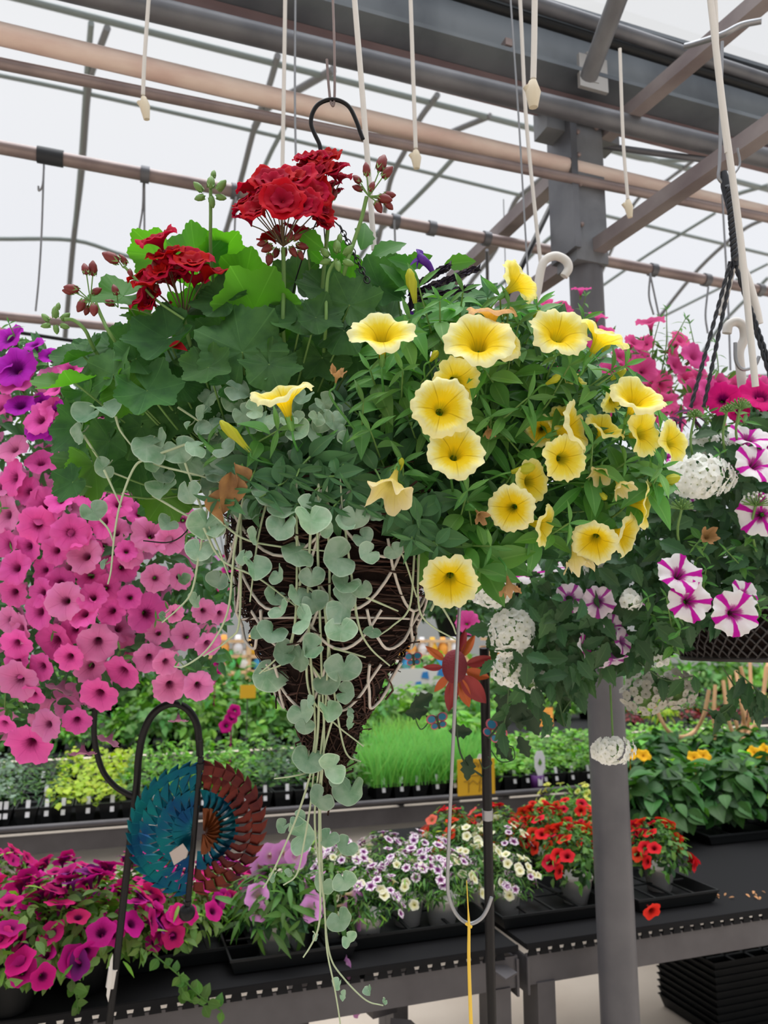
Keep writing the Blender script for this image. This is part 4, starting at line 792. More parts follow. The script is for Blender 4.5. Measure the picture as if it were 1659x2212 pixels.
# ================================================================== POLES AND SPINNERS
DP = 1.5
pole = thing('shepherd_hook', 'black leaning shepherd hook with two arms at the left', 'garden hook', P(240, 2212, DP))
a = P(300, 1690, DP); b = P(236, 2212, DP); bot = b+(b-a)/np.linalg.norm(b-a)*.45
mb = MB(); tube(mb, smoothline([P(x, y, DP) for x, y in [(432, 1632), (430, 1600), (425, 1565), (408, 1535), (380, 1520), (350, 1527), (325, 1550), (308, 1590), (299, 1640), (295, 1700), (280, 1830)]]+[b, bot], 6), .0073, 12); part('pole', mb, M_blackm, pole)
mb = MB(); tube(mb, smoothline([P(x, y, DP) for x, y in [(205, 1530), (203, 1575), (208, 1620), (222, 1665), (245, 1695), (270, 1712), (294, 1722)]], 6), .0056, 10); part('side_arm', mb, M_blackm, pole)
mb = MB(); tube(mb, [P(246, 2090, DP), P(240, 2130, DP)], .0102, 12); part('white_tape', mb, M_whitep, pole)
mb = MB(); poly(mb, [P(244, 2060, DP-.01), P(238, 2075, DP-.01), P(230, 2150, DP-.01), P(234, 2165, DP-.01), P(242, 2120, DP-.01)], .001, N(0, 0, 1)); part('paper_tag', mb, M_whitep, pole, False)
sp_ = thing('wind_spinner', 'teal and dark red saw-toothed metal wind spinner with ball weight', 'wind spinner', P(404, 1985, 1.46))
AX0, AX1 = P(434, 1635, 1.46), P(405, 1960, 1.46); 
mb = MB(); tube(mb, [P(432, 1600, 1.46), AX0], .0035, 8); tube(mb, [AX0, AX1], .0058, 10); part('rod', mb, M_blackm, sp_)
mb = MB(); ball(mb, P(404, 1971, 1.46), .0155, n=14); tube(mb, [P(405, 1945, 1.46), P(405, 1950, 1.46)], .008, 10); part('ball_weight', mb, M_blackm, sp_)
mb = MB(); tube(mb, [P(433, 1648, 1.46), P(433, 1662, 1.46)], .0085, 8); part('collar', mb, M_blackm, sp_)
def spin(name, cpx, cpy, hpx, wpx, side, r0, r1, teeth, m, z_off=0.0, slits=True):
    """saw-toothed half ring, turned about the rod; short slits are left open between the blades"""
    mbx = MB(); c = P(cpx, cpy, 1.46); R_ = hpx/2/F*1.46; asp = wpx/(hpx/2); yaw = math.acos(min(1, asp))
    X = nrm(RT*math.cos(yaw)*side + np.array([0, 1, 0])*math.sin(yaw)); Y = nrm(AX0-AX1); Nn = nrm(np.cross(X, Y))
    for k in range(teeth):
        a0 = -PI/2+PI*k/teeth; da = PI/teeth; q = lambda a, r: c + (X*math.cos(a)+Y*math.sin(a))*r*R_ + Nn*z_off
        g_ = .22 if slits else .0
        pts = [q(a0, r0), q(a0+da*(1-g_), r0), q(a0+da*(1-g_*.9), r0+(r1-r0)*.45), q(a0+da*1.04, r0+(r1-r0)*.62), q(a0+da*1.25, r1), q(a0+da*.55, r1*.965), q(a0+da*.08, r1*.91), q(a0-.0, r0+(r1-r0)*.6)]
        poly(mbx, [p+Nn*.0025*((i in (1, 2, 3))*2-1) for i, p in enumerate(pts)], .0010, Nn)
    part(name, mbx, m, sp_, False)
for r0, r1, t_ in ((.80, 1.0, 17), (.56, .82, 15), (.30, .58, 12), (.04, .34, 9)): spin('teal_blades', 422, 1790, 300, 150, -1, r0, r1, t_, M_teal, slits=r0 < .7)
spin('red_blades', 428, 1790, 300, 157, 1, .78, 1.0, 17, M_redm, slits=False); spin('red_blades', 428, 1790, 300, 157, 1, .54, .80, 15, M_redm)
spin('teal_blades', 428, 1790, 290, 130, 1, .30, .62, 13, M_teal, .012)
spin('orange_blades', 428, 1790, 290, 110, 1, .03, .36, 10, mat('orange_metal', (.12, .03, .006), .35, .6), .02)
mb = MB(); poly(mb, [P(366, 1842, 1.43), P(395, 1822, 1.43), P(406, 1838, 1.43), P(402, 1852, 1.43), P(376, 1869, 1.43)], .0006, N(0, 0, 1)); part('price_tag', mb, mat('tag', (.42, .36, .33), .6), sp_, False)
pole2 = thing('garden_stake', 'straight black metal pole behind the long grey hook', 'pole', P(1062, 2212, DP))
a = P(1046, 1400, DP); b = P(1062, 2212, DP); mb = MB(); tube(mb, [a, b, b+(b-a)*.5], .0095, 12); part('pole', mb, M_blackm, pole2)
mb = MB(); tube(mb, [P(1053, 1748, DP), P(1053.5, 1770, DP)], .0108, 12); part('grey_tape', mb, M_wire, pole2)
# red flower spinner
fs = thing('flower_spinner', 'metal flower spinner with dark red centre and orange petals', 'wind spinner', P(985, 1560, DP-.06))
D2 = DP-.06; c = P(982, 1440, D2)
M_rc = mat('red_bump', (.16, .015, .025), .7, .1, bump=1, bscale=350); M_po = mat('orange_petal_metal', (.42, .10, .015), .4, .3, noise=(.35, .06, .02), nscale=9); M_pr = mat('red_petal_metal', (.20, .015, .02), .4, .3, noise=(.30, .035, .035), nscale=9)
mb = MB(); A = []
for ph in np.linspace(0, PI/2, 8): A.append([c + RT*math.cos(t)*math.cos(ph)*.024 + UP*math.sin(t)*math.cos(ph)*.032 - FW*math.sin(ph)*.016 for t in np.linspace(0, 2*PI, 24, endpoint=False)])
V, q, t, U_ = grid(np.array(A), True); mb.add(V, q, t, U_); part('centre', mb, M_rc, fs)
pt = T_leaf(.38, 9, .2, .12, point=.8, cols=7, base=.75)
for tx, ty, m_, k in ((920, 1400, M_po, .9), (1070, 1425, M_pr, 1), (914, 1446, M_pr, .9), (1062, 1470, M_po, 1.1), (940, 1500, M_po, 1), (972, 1548, M_pr, .95), (1018, 1538, M_po, .9), (1056, 1530, M_pr, 1.15), (1030, 1375, M_po, .9), (1010, 1360, M_pr, .8)):
    tip = P(tx, ty, D2-.004); d = tip-c; Ln = np.linalg.norm(d); dd = d/Ln; st_ = c+dd*.022; mbx = MB(); mbx.one(pt, frame(N(0, 0, 1)+dd*.2, dd)*np.array([k*(Ln-.02)*1.0, (Ln-.02), (Ln-.02)]), st_+FW*.006); part('petal', mbx, m_, fs)
M_mleaf = mat('metal_leaf', (.02, .045, .02), .45, .4)
mb = MB(); tube(mb, smoothline([c+FW*.01, P(985, 1560, D2), P(1000, 1640, D2+.02), P(1046, 1680, DP)], 5), .002, 6)
for pts in ([(900, 1500), (895, 1540), (908, 1575), (925, 1560), (920, 1545)], [(1060, 1620), (1080, 1645), (1110, 1640), (1108, 1615), (1092, 1610)], [(1035, 1640), (1045, 1660), (1062, 1650), (1055, 1635)], [(1120, 1560), (1150, 1550), (1160, 1520), (1140, 1500)]): tube(mb, smoothline([P(x, y, D2+.02) for x, y in pts], 5), .0012, 6)
part('stem', mb, M_mleaf, fs)
holly = T_leaf(.55, 9, .15, .15, serr=.22, cols=5)
for x, y, dx, dy, s in ((935, 1500, -35, 20, .05), (925, 1535, -40, 5, .05), (1015, 1630, -5, -45, .05), (1020, 1580, -30, 0, .045), (1080, 1520, 8, -70, .06), (1110, 1500, 15, -80, .07), (1130, 1530, 35, -60, .06), (1150, 1500, 20, -60, .05), (1090, 1470, -6, -60, .06), (1070, 1600, 35, -40, .05), (1120, 1590, 20, -40, .045)):
    mbx = MB(); a = P(x, y, D2+.03); d = P(x+dx, y+dy*-1 if dy < 0 else y+dy, D2+.03)-a; mbx.one(holly, frame(N(random.uniform(-.5, .5), .2, 1), d)*s, a); part('metal_leaf', mbx, M_mleaf, fs)
def butterfly(label, px, py, s, rot):
    b_ = thing('metal_butterfly', label, 'butterfly', P(px, py, D2)); 
    for sd, nm in ((-1, 'left'), (1, 'right')):
        for (k, outl, m_) in ((1.0, None, mat('bfly_pink', (.45, .10, .13), .5, .2)), (.72, None, mat('bfly_teal', (.02, .14, .24), .4, .4))):
            for up_, sz in ((1, 1), (-1, .75)):
                th_ = np.linspace(0, 2*PI, 12, endpoint=False); cx_ = sd*.5*sz; cy_ = .38*up_*sz; mbx = MB(); pts = []
                for t_ in th_:
                    x = cx_ + math.cos(t_)*.5*sz*k; y = cy_+math.sin(t_)*.42*sz*k; xr = x*math.cos(rot)-y*math.sin(rot); yr = x*math.sin(rot)+y*math.cos(rot); pts.append(P(px+xr*s, py-yr*s, D2 - .004*(1-k)*4 + abs(x)*.01))
                poly(mbx, pts, .001, N(0, 0, 1)); part('wing', mbx, m_, b_, False)
    mbx = MB(); tube(mbx, [P(px-math.sin(rot)*s*.6, py-math.cos(rot)*s*.6, D2-.008), P(px+math.sin(rot)*s*.6, py+math.cos(rot)*s*.6, D2-.008)], .0025, 6); part('body', mbx, M_mleaf, b_)
butterfly('teal metal butterfly below the metal flower, left of the pole', 946, 1560, 24, .25); butterfly('teal and pink metal butterfly in front of the black pole', 1066, 1582, 28, -.7); butterfly('blue metal butterfly left of the metal flower', 893, 1425, 20, .1)
# ================================================================== MAIN HANGING BASKET
L_ger = leafmat('geranium_leaf', (.055, .150, .045), (.085, .21, .07), rough=.6, trans=.30, tcol=(1.5, 2.0, .35), polar=True, var=.28, hue=.012, spec=.18, blotch=(.035, .105, .035))
L_gerb = leafmat('geranium_leaf_backlit', (.075, .22, .035), (.12, .30, .07), rough=.5, trans=.5, tcol=(1.5, 1.9, .3), polar=True, var=.15, hue=.012, spec=.3)  # brighter copy of the geranium leaf; light from behind put into its colour
L_dic = leafmat('silver_leaf', (.30, .42, .32), (.34, .46, .35), rough=.65, trans=.18, tcol=(1.0, 1.5, .6), polar=True, nv=5, var=.28, hue=.02, spec=.25, edge=(.42, .52, .42), blotch=(.17, .31, .20))
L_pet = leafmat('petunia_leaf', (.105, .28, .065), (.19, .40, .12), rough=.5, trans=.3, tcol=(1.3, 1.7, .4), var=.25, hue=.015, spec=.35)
L_petd = leafmat('petunia_leaf_shaded', (.055, .155, .06), (.10, .22, .08), rough=.55, trans=.2, tcol=(1.2, 1.6, .4), var=.3, hue=.015, spec=.3)  # darker copy of the petunia leaf; inner shade put into its colour
L_sal = leafmat('salvia_leaf', (.07, .22, .035), (.12, .3, .07), rough=.5, trans=.45, tcol=(1.4, 1.8, .3), var=.2)
S_green = mat('stem_green', (.16, .30, .08), .5, trans=.15)
S_vine = mat('vine_stem', (.40, .47, .30), .6)
S_dark = mat('stem_dark', (.06, .12, .04), .6)
Q_y = petal('petal_yellow', [(0, (.36, .34, .02)), (.18, (.62, .46, .01)), (.28, (.88, .60, .005)), (.52, (.90, .66, .02)), (.70, (.92, .80, .20)), (.86, (.92, .88, .46)), (1, (.90, .87, .50))], vein=(.55, .45, .05), veinamt=.95, veinfreq=70, trans=.4, var=.04)
Q_yd = petal('petal_deep_yellow', [(0, (.36, .34, .02)), (.2, (.48, .40, .01)), (.34, (.84, .60, .01)), (.66, (.92, .76, .08)), (.88, (.94, .88, .32)), (1, (.94, .90, .45))], vein=(.55, .45, .05), veinamt=.95, veinfreq=70, trans=.4, var=.04)
Q_peach = petal('petal_peach', [(0, (.45, .35, .03)), (.35, (.80, .40, .03)), (.6, (.85, .48, .12)), (1, (.86, .54, .30))], vein=(.7, .5, .2), trans=.4, var=.03)
Q_wilt = petal('petal_pale_wilted', [(0, (.5, .42, .05)), (.5, (.78, .66, .20)), (1, (.80, .70, .42))], vein=(.7, .6, .3), trans=.35, var=.05)
Q_dry = petal('petal_dried', [(0, (.25, .15, .05)), (1, (.42, .24, .11))], vein=(.5, .4, .3), trans=.2, var=.15)
Q_ger = petal('petal_geranium', [(0, (.25, .0, .01)), (.4, (.36, .001, .014)), (1, (.44, .003, .024))], vein=(.6, .4, .5), veinamt=.4, trans=.32, var=.22, hue=.008, rough=.75)
Q_bud = mat('bud_yellow_green', (.50, .52, .03), .5, trans=.3)
D0 = 1.0; AXP = P(718, 1100, D0)
bk = thing('hanging_basket', 'dark woven vine cone basket with pale wire loops', 'basket', P(722, 1700, D0))
# cone profile
prof = [(1078, 230), (1095, 236), (1150, 228), (1220, 212), (1290, 196), (1325, 190), (1336, 180), (1385, 172), (1430, 142), (1445, 128), (1490, 112), (1530, 86), (1545, 76), (1600, 54), (1650, 30), (1700, 8)]
pz = [P(718, y, D0)[2] for y, _ in prof]; pr_ = [w/F*D0*1.0 for _, w in prof]
ax = AXP[:2]
def surf(x, y, off, dflt):
    best = None
    for d in np.arange(.74, 1.0, .003):
        q = P(x, y, d)
        if q[2] > pz[0] or q[2] < pz[-1]-.01: return dflt
        if math.hypot(q[0]-ax[0], q[1]-ax[1]) <= cone_r(q[2])+off: return d
    return dflt
def cone_r(z): return np.interp(z, pz[::-1], pr_[::-1])
mb = MB(); lathe(mb, (ax[0], ax[1], 0), [(r*.93, z) for r, z in zip(pr_, pz)], 40); part('liner', mb, M_twigcore, bk)
mb = MB(); lathe(mb, (ax[0], ax[1], 0), [(.001, pz[0]-.01), (.12, pz[0]-.008), (pr_[0]*.93, pz[0]-.012)], 24); part('soil', mb, M_soil, bk)
mb = MB()
for k in range(950):
    z = random.uniform(pz[-1], pz[0]); th0 = random.uniform(0, 2*PI); ln = random.uniform(.25, 1.1); tilt = random.gauss(0, .010); out = random.uniform(.93, 1.03); n = 7; pts = []
    fr = random.random() < .12
    for i in range(n):
        t = i/(n-1); th_ = th0+ln*t; zz = z+tilt*math.sin(t*3+k)+tilt*t; r = cone_r(zz)*out + (t*t*.012*random.uniform(.5, 1.4) if fr else 0)+.001*math.sin(k+i*2)
        pts.append((ax[0]+r*math.cos(th_), ax[1]+r*math.sin(th_), zz + (random.gauss(0, .004) if fr and i == n-1 else 0)))
    tube(mb, pts, random.uniform(.0006, .0015), 4, cap=False)
part('vine_weave', mb, M_twig, bk)
mb = MB()
def loops(z0, z1, n, ph, r=.0019, out=1.03):
    for k in range(n):
        pts = []
        for i in range(13):
            t = i/12; th_ = ph+2*PI*(k+t*1.25)/n; z = z0+(z1-z0)*math.sin(PI*t)**.75; rr = cone_r(z)*out+.001; pts.append((ax[0]+rr*math.cos(th_), ax[1]+rr*math.sin(th_), z))
        tube(mb, pts, r, 6)
zf = lambda y: P(718, y, D0)[2]
loops(zf(1105), zf(1225), 7, .2); loops(zf(1190), zf(1325), 8, .55); loops(zf(1325), zf(1400), 10, .1); loops(zf(1430), zf(1520), 8, .6)
for y in (1340,): tube(mb, [(ax[0]+(cone_r(zf(y))+.003)*math.cos(t), ax[1]+(cone_r(zf(y))+.003)*math.sin(t), zf(y)) for t in np.linspace(0, 2*PI, 49)], .0015, 6)
part('wire_loop', mb, M_loop, bk)
# ---------------------------------------------------------------- geranium
ge = thing('geranium', 'geranium with round scalloped leaves and dark red flower heads', 'plant', P(560, 960, 1.03))
gT = [T_geranium(k, cup=c_, wave=w_, fold=f_) for k, (c_, w_, f_) in enumerate([(.15, .13, 0), (.28, .14, .05), (.05, .18, .15), (.38, .10, 0), (-.15, .14, .18), (.15, .22, .1)])]
GC = P(560, 1000, 1.06)
def pet_stem(mbx, a, b, r0, r1, M=1, sag=.02):
    a = np.array(a); b = np.array(b); m_ = (a+b)/2+np.array([0, 0, -sag]); tube(mbx, smoothline([a, m_*.5+(a*.25+b*.25)-ZZ*sag*.3, b], 4), [r0, r1], 6, M)
def gleaf(x, y, s, d, n, tip, backlit=0, k=None):
    c = P(x, y, d); r = s/2/F*d*1.08; k = random.randrange(len(gT)) if k is None else k
    mbx = MB(); nn = N(*n); tt = RT*tip[0]+UP*tip[1]-FW*(tip[2] if len(tip) > 2 else 0); R = frame(nn, tt)*r; at = c - R[:, 1]*.15
    mbx.one(gT[k], R, at); base = GC + (at-GC)*.25 + np.array([0, 0, -.03]); pet_stem(mbx, at, base, .0013, .0017)
    return part('leaf', mbx, [L_gerb if backlit else L_ger, S_green], ge)
GL = [ # x,y,size,depth,normal,tip,backlit
 (425, 560, 150, 1.02, (-.1, -.45, .9), (-.1, 1, .3), 1), (482, 545, 110, 1.03, (.3, -.5, .85), (.5, 1), 1), (530, 600, 130, 1.02, (.1, -.5, .8), (.2, 1), 1), (335, 545, 110, 1.06, (-.2, -.4, .9), (-.5, 1), 1),
 (255, 640, 150, .97, (-.1, .75, .6), (-1, .1), 1), (320, 685, 110, .98, (.0, .6, .8), (-.3, -1), 1), (478, 645, 130, .93, (-.2, .55, .8), (-.6, .5), 0), (555, 655, 180, .94, (.1, -.4, .8), (.3, .7), 1), (400, 690, 120, .99, (.1, .4, .9), (.6, -.4), 1),
 (350, 735, 150, .93, (-.1, .55, .85), (-.6, -.3), 0), (520, 745, 200, .90, (-.05, .15, 1), (-.2, .8), 0), (585, 795, 135, .89, (.15, .5, .9), (.3, -1), 0), (640, 690, 130, .92, (.1, .6, .7), (-.7, .2), 0), (690, 690, 110, .91, (.2, .5, .8), (.8, -.6), 0),
 (700, 620, 120, .97, (.1, .5, .8), (-.5, .7), 0), (640, 600, 110, 1.02, (.0, .2, .9), (0, 1), 0), (760, 650, 130, .93, (0, .25, .9), (.4, .9), 0), (825, 610, 125, .97, (.2, .15, .95), (.5, 1), 0), (760, 600, 100, 1.02, (.0, -.2, .9), (.1, 1), 1),
 (800, 690, 120, .96, (.1, .6, .8), (.9, -.3), 0), (740, 720, 110, .92, (-.1, .6, .8), (-.3, -1), 0), (600, 700, 100, .93, (0, .6, .7), (-.6, -.6), 0),
 (170, 770, 125, .96, (-.3, .75, .5), (-1, .2), 0), (235, 745, 110, 1.0, (-.1, .6, .7), (-.6, .9), 0), (150, 830, 150, .93, (-.2, .85, .35), (-1, -.1), 1), (245, 800, 120, .91, (-.4, .3, .9), (-.3, 1), 0), (275, 850, 110, .92, (.3, -.3, .9), (.6, -.9), 1), (300, 770, 110, .92, (.2, .5, .8), (.5, .6), 0),
 (190, 860, 110, .99, (-.6, .2, .7), (-.6, -1), 1), (165, 930, 120, 1.0, (-.5, .1, .8), (-.8, -1), 0), (325, 850, 145, .90, (.1, .55, .85), (.6, -.6), 0), (390, 820, 110, .93, (.2, .3, .9), (.6, .8), 0), (450, 800, 115, .89, (-.1, .5, .9), (.2, -1), 0), (420, 770, 90, .93, (-.2, .6, .8), (-.9, .3), 0), (500, 825, 90, .90, (.4, .2, .9), (.9, .5), 0),
 (375, 900, 125, .95, (.0, .3, .95), (-.3, -1), 0), (440, 870, 120, .95, (.0, .2, .95), (.2, -1), 0), (300, 930, 130, .95, (-.2, .2, .95), (-.5, -1), 0), (230, 960, 120, .95, (-.4, .2, .9), (-.8, -.8), 0), (150, 1045, 90, .93, (-.3, .3, .9), (-1, -.4), 0), (205, 1015, 130, .94, (-.5, -.2, .8), (.3, -1), 1), (300, 1010, 130, .98, (.0, .2, .95), (.1, -1), 0), (380, 1000, 130, .99, (.1, .1, .95), (.1, -1), 0),
 (360, 1080, 110, 1.0, (.1, -.2, .95), (.3, -1), 1), (560, 830, 110, .95, (.0, .3, .95), (0, -1), 0), (650, 820, 130, .95, (.1, .3, .95), (.3, -1), 0), (700, 780, 120, .94, (0, .3, .95), (.3, -.8), 0), (780, 770, 120, .97, (.2, .3, .9), (.7, -.6), 0), (850, 690, 120, .99, (.2, .5, .8), (.7, .4), 0), (470, 725, 100, .95, (-.2, .4, .9), (-.8, .6), 0), (440, 650, 90, .98, (-.4, .4, .8), (-.8, 0), 0), (655, 745, 110, .95, (.2, .4, .9), (.3, -1), 0)]
for a in GL: gleaf(*a)
# shaded interior leaves
for p_ in in_poly([(170, 760), (300, 730), (470, 690), (700, 680), (860, 680), (880, 800), (700, 880), (420, 1000), (330, 1090), (180, 1010)], 49): gleaf(p_[0], p_[1], random.uniform(90, 135), random.uniform(.98, 1.12), (random.gauss(0, .4), random.uniform(0, .7), .8), (random.gauss(0, 1), random.gauss(-.3, 1)), 0)
for p_ in in_poly([(200, 800), (420, 740), (620, 740), (760, 740), (800, 840), (640, 900), (430, 980), (260, 1000)], 26): gleaf(p_[0], p_[1], random.uniform(100, 135), random.uniform(1.02, 1.12), (random.gauss(0, .3), random.uniform(0, .5), .9), (random.gauss(0, 1), random.gauss(-.3, 1)), 0)
# umbels
def T_floret(seed):
    mbx = MB(); r_ = random.Random(seed)
    for j, (s, zo) in enumerate(((1, 0), (.78, .16), (.5, .28))):
        tp = T_corolla(L=.35, seed=seed*3+j, seg=45, lobe=.08, ruffle=.10, notch=.16, flare=.42-.05*j, rings=[(.04, -.38), (.07, -.25), (.14, -.1), (.28, .04), (.48, .17), (.68, .28), (.86, .34), (.95, .34), (1., .31)], calyx=False)
        a = r_.uniform(0, 6); Rz = np.array([[math.cos(a), -math.sin(a), 0], [math.sin(a), math.cos(a), 0], [0, 0, 1]])*s; mbx.one(tp, Rz, (0, 0, zo*.6))
    return mbx.tpl()
flo = [T_floret(k) for k in range(4)]
def budT(M0=0, M1=1):
    mbx = MB(); lathe(mbx, (0, 0, 0), [(.01, 0), (.22, .12), (.30, .4), (.24, .72), (.08, .95), (.005, 1.0)], 8, M1)
    for k in range(5):
        a = k*2*PI/5; d = np.array([math.cos(a), math.sin(a), 0]); mbx.one(setM(T_leaf(.36, 5, .15, .1, cols=3), M0), frame(d+ZZ*.1, ZZ+d*.22)*.85, d*.24+ZZ*.0)
    return mbx.tpl()
BT = budT()
def stem(mbx, pts, d, r, M=0):
    tube(mbx, smoothline([P(p[0], p[1], p[2] if len(p) > 2 else d) for p in pts], 6), r, 8, M)
def buds(mbx, cx_, cy_, d, lst):
    for dx, dy, s, ux, uy in lst:
        c = P(cx_+dx, cy_+dy, d+random.uniform(-.012, .012)); L_ = s/F*d; dirv = RT*ux+UP*uy+FW*random.uniform(-.3, .3); mbx.one(BT, frame(np.cross(nrm(dirv), nrm(np.array([.3, .8, .1]))), dirv)@np.array([[1, 0, 0], [0, 0, 1], [0, -1, 0]])*L_*1.0, c)
M_budred = mat('bud_red', (.16, .02, .02), .5)
S_ped = mat('pedicel', (.10, .07, .035), .6)
def umbel(hub, d, flor, stempts, budl, nm='flower_head'):
    H_ = P(hub[0], hub[1], d); hd = MB(); pd = MB()
    for i, (fx, fy, s, fd) in enumerate(flor):
        c = P(fx, fy, d+fd); dr = nrm(c-H_); n = nrm(dr+N(0, .1, .55)*.8+rng.normal(size=3)*.2); R = frame_r(n)*s/2/F*(d+fd)*1.24
        hd.one(flo[i % 4], R, c); tube(pd, smoothline([H_, H_+(c-H_)*.5+dr*.004, c-n*s/2/F*.35], 3), [.0009, .0007], 5, 2)
    pdn = pd; stem(pdn, stempts, d, .0026, 0); 
    buds(pdn, hub[0], hub[1], d, budl)
    h = part('flower_head', hd, Q_ger, ge); o = link('flower_stalk', pdn.mesh('flower_stalk', [S_green, M_budred, S_ped], True, ge['org']), h)
umbel((612, 532), .93, [(545, 445, 75, 0), (555, 412, 75, .02), (590, 400, 85, -.03), (640, 395, 85, -.02), (672, 420, 80, 0), (685, 455, 70, 0), (655, 450, 75, -.045), (610, 440, 85, -.05), (565, 455, 75, -.035), (540, 475, 60, .0), (620, 390, 75, .03), (575, 425, 80, .05), (660, 425, 80, .05), (690, 480, 55, .02), (618, 420, 80, .05), (590, 515, 55, .04), (640, 500, 50, .04), (600, 385, 60, .0), (530, 440, 45, .01)],
      [(612, 535), (613, 620), (611, 700, .92), (615, 800, .95), (600, 950, 1.04)], [(-22, -2, 30, -.8, -.5), (-12, 4, 26, -.3, -1), (2, 2, 26, 0, -1), (14, 0, 28, .5, -.8), (26, -4, 30, 1, -.2), (-32, -8, 26, -1, -.2), (32, 8, 24, .5, -1), (-28, 14, 30, -.2, -1.5), (8, -10, 26, .3, .6), (-6, -12, 26, -.3, .6), (20, -14, 24, .6, .3)])
umbel((712, 452), .97, [(a+12, b-18, c, d) for a, b, c, d in [(665, 380, 70, 0), (690, 370, 70, 0), (710, 395, 65, -.01), (680, 400, 70, -.02), (722, 405, 45, .0), (650, 365, 50, 0), (700, 425, 50, .01), (712, 435, 35, .01), (690, 440, 40, .03)]], [(712, 452), (702, 560), (690, 700)], [(5, -20, 24, .3, .5), (12, -35, 20, .4, .4)])
umbel((398, 688), .94, [(345, 525, 75, 0), (362, 560, 75, 0), (415, 575, 85, -.01), (445, 592, 75, 0), (395, 590, 70, .0), (350, 590, 60, -.01), (325, 615, 65, -.01), (312, 645, 60, 0), (330, 655, 55, .0), (372, 610, 65, .02), (305, 600, 50, .01), (420, 610, 55, .02), (365, 675, 40, .02), (385, 575, 60, .03)],
      [(398, 690), (410, 740), (440, 830, .98), (500, 950, 1.04)], [(-60, -95, 30, -.2, 1), (-75, -70, 28, -.1, -1), (-62, -75, 26, .2, -1)])
# bud clusters
def budcluster(stempts, d, hub, lst, r=.0022):
    mbx = MB(); stem(mbx, stempts, d, r, 0); buds(mbx, hub[0], hub[1], d, lst)
    for dx, dy, s, ux, uy in lst: tube(mbx, [P(hub[0], hub[1]+4, d), P(hub[0]+dx, hub[1]+dy, d)], .0008, 5, 0)
    return part('bud_cluster', mbx, [S_green, M_budred], ge)
M_gb = None
gb = [(0, -4, 30, 0, 1), (-14, 2, 26, -.7, .7), (12, 0, 28, .8, .8), (-10, 10, 24, -1, -.2), (10, 10, 24, 1, -.3), (0, 10, 24, .2, -1), (4, -22, 20, .1, 1)]
def budcluster_green(stempts, d, hub, lst):
    mbx = MB(); stem(mbx, stempts, d, .0022, 0); buds(mbx, hub[0], hub[1], d, lst); return part('bud_cluster', mbx, [S_green, S_green], ge)
budcluster_green([(455, 410), (455, 460), (456, 560, .99), (470, 700, 1.03)], .97, (455, 412), [(a*1.2, b*1.2, c_*1.05, d_, e_) for a, b, c_, d_, e_ in gb])
budcluster_green([(140, 690), (160, 692), (185, 715), (210, 765, .95), (300, 900, 1.0)], .93, (120, 692), [(a, b, c_*.9, d_, e_) for a, b, c_, d_, e_ in gb])
budcluster_green([(728, 560), (710, 590), (705, 640), (703, 720), (690, 850, 1.02)], .92, (728, 552), [(a*1.2, b*1.2, c_*1.1, d_, e_) for a, b, c_, d_, e_ in gb])
budcluster([(792, 425), (780, 475), (762, 530), (745, 585), (720, 700, 1.0)], .93, (797, 420), [(22, -50, 42, .3, 1), (-4, -38, 30, -.1, 1), (-18, -25, 26, -.7, .8), (28, -35, 34, .8, .8), (-12, -10, 26, -1, .3), (18, 6, 36, .9, -.3), (30, 2, 30, 1, -.1), (14, 14, 30, .5, -1), (2, -6, 24, .2, .5), (34, 14, 26, .8, -.8)], .0024)
budcluster([(207, 655), (222, 690), (245, 732), (330, 850, 1.0)], .93, (195, 645), [(5, -48, 34, .1, 1), (-8, -52, 28, -.3, 1), (-24, -18, 34, -1, .2), (-34, -14, 26, -1, .1), (-12, 2, 32, -.4, -.8), (8, 10, 32, .1, -1), (2, -10, 26, .5, .3), (-4, 14, 24, -.4, -1)])
budcluster([(268, 575), (300, 610), (340, 650), (398, 690)], .93, (266, 574), [(-8, -8, 40, -1, .5), (8, -2, 26, -.4, .6), (12, 8, 20, .3, -.6)], .0016)
budcluster([(260, 665), (290, 668), (330, 680)], .95, (255, 660), [(-8, -4, 28, -.8, .2), (-2, -22, 26, -.3, .8)], .0012)
mb = MB(); mb.one(T_leaf(.9, 7, .2, .3, cols=5), frame(N(0, .8, .7), RT)*.021, P(365, 748, .90)); solo('fallen_petal', 'single red petal lying on a geranium leaf', 'petal', mb, Q_ger)
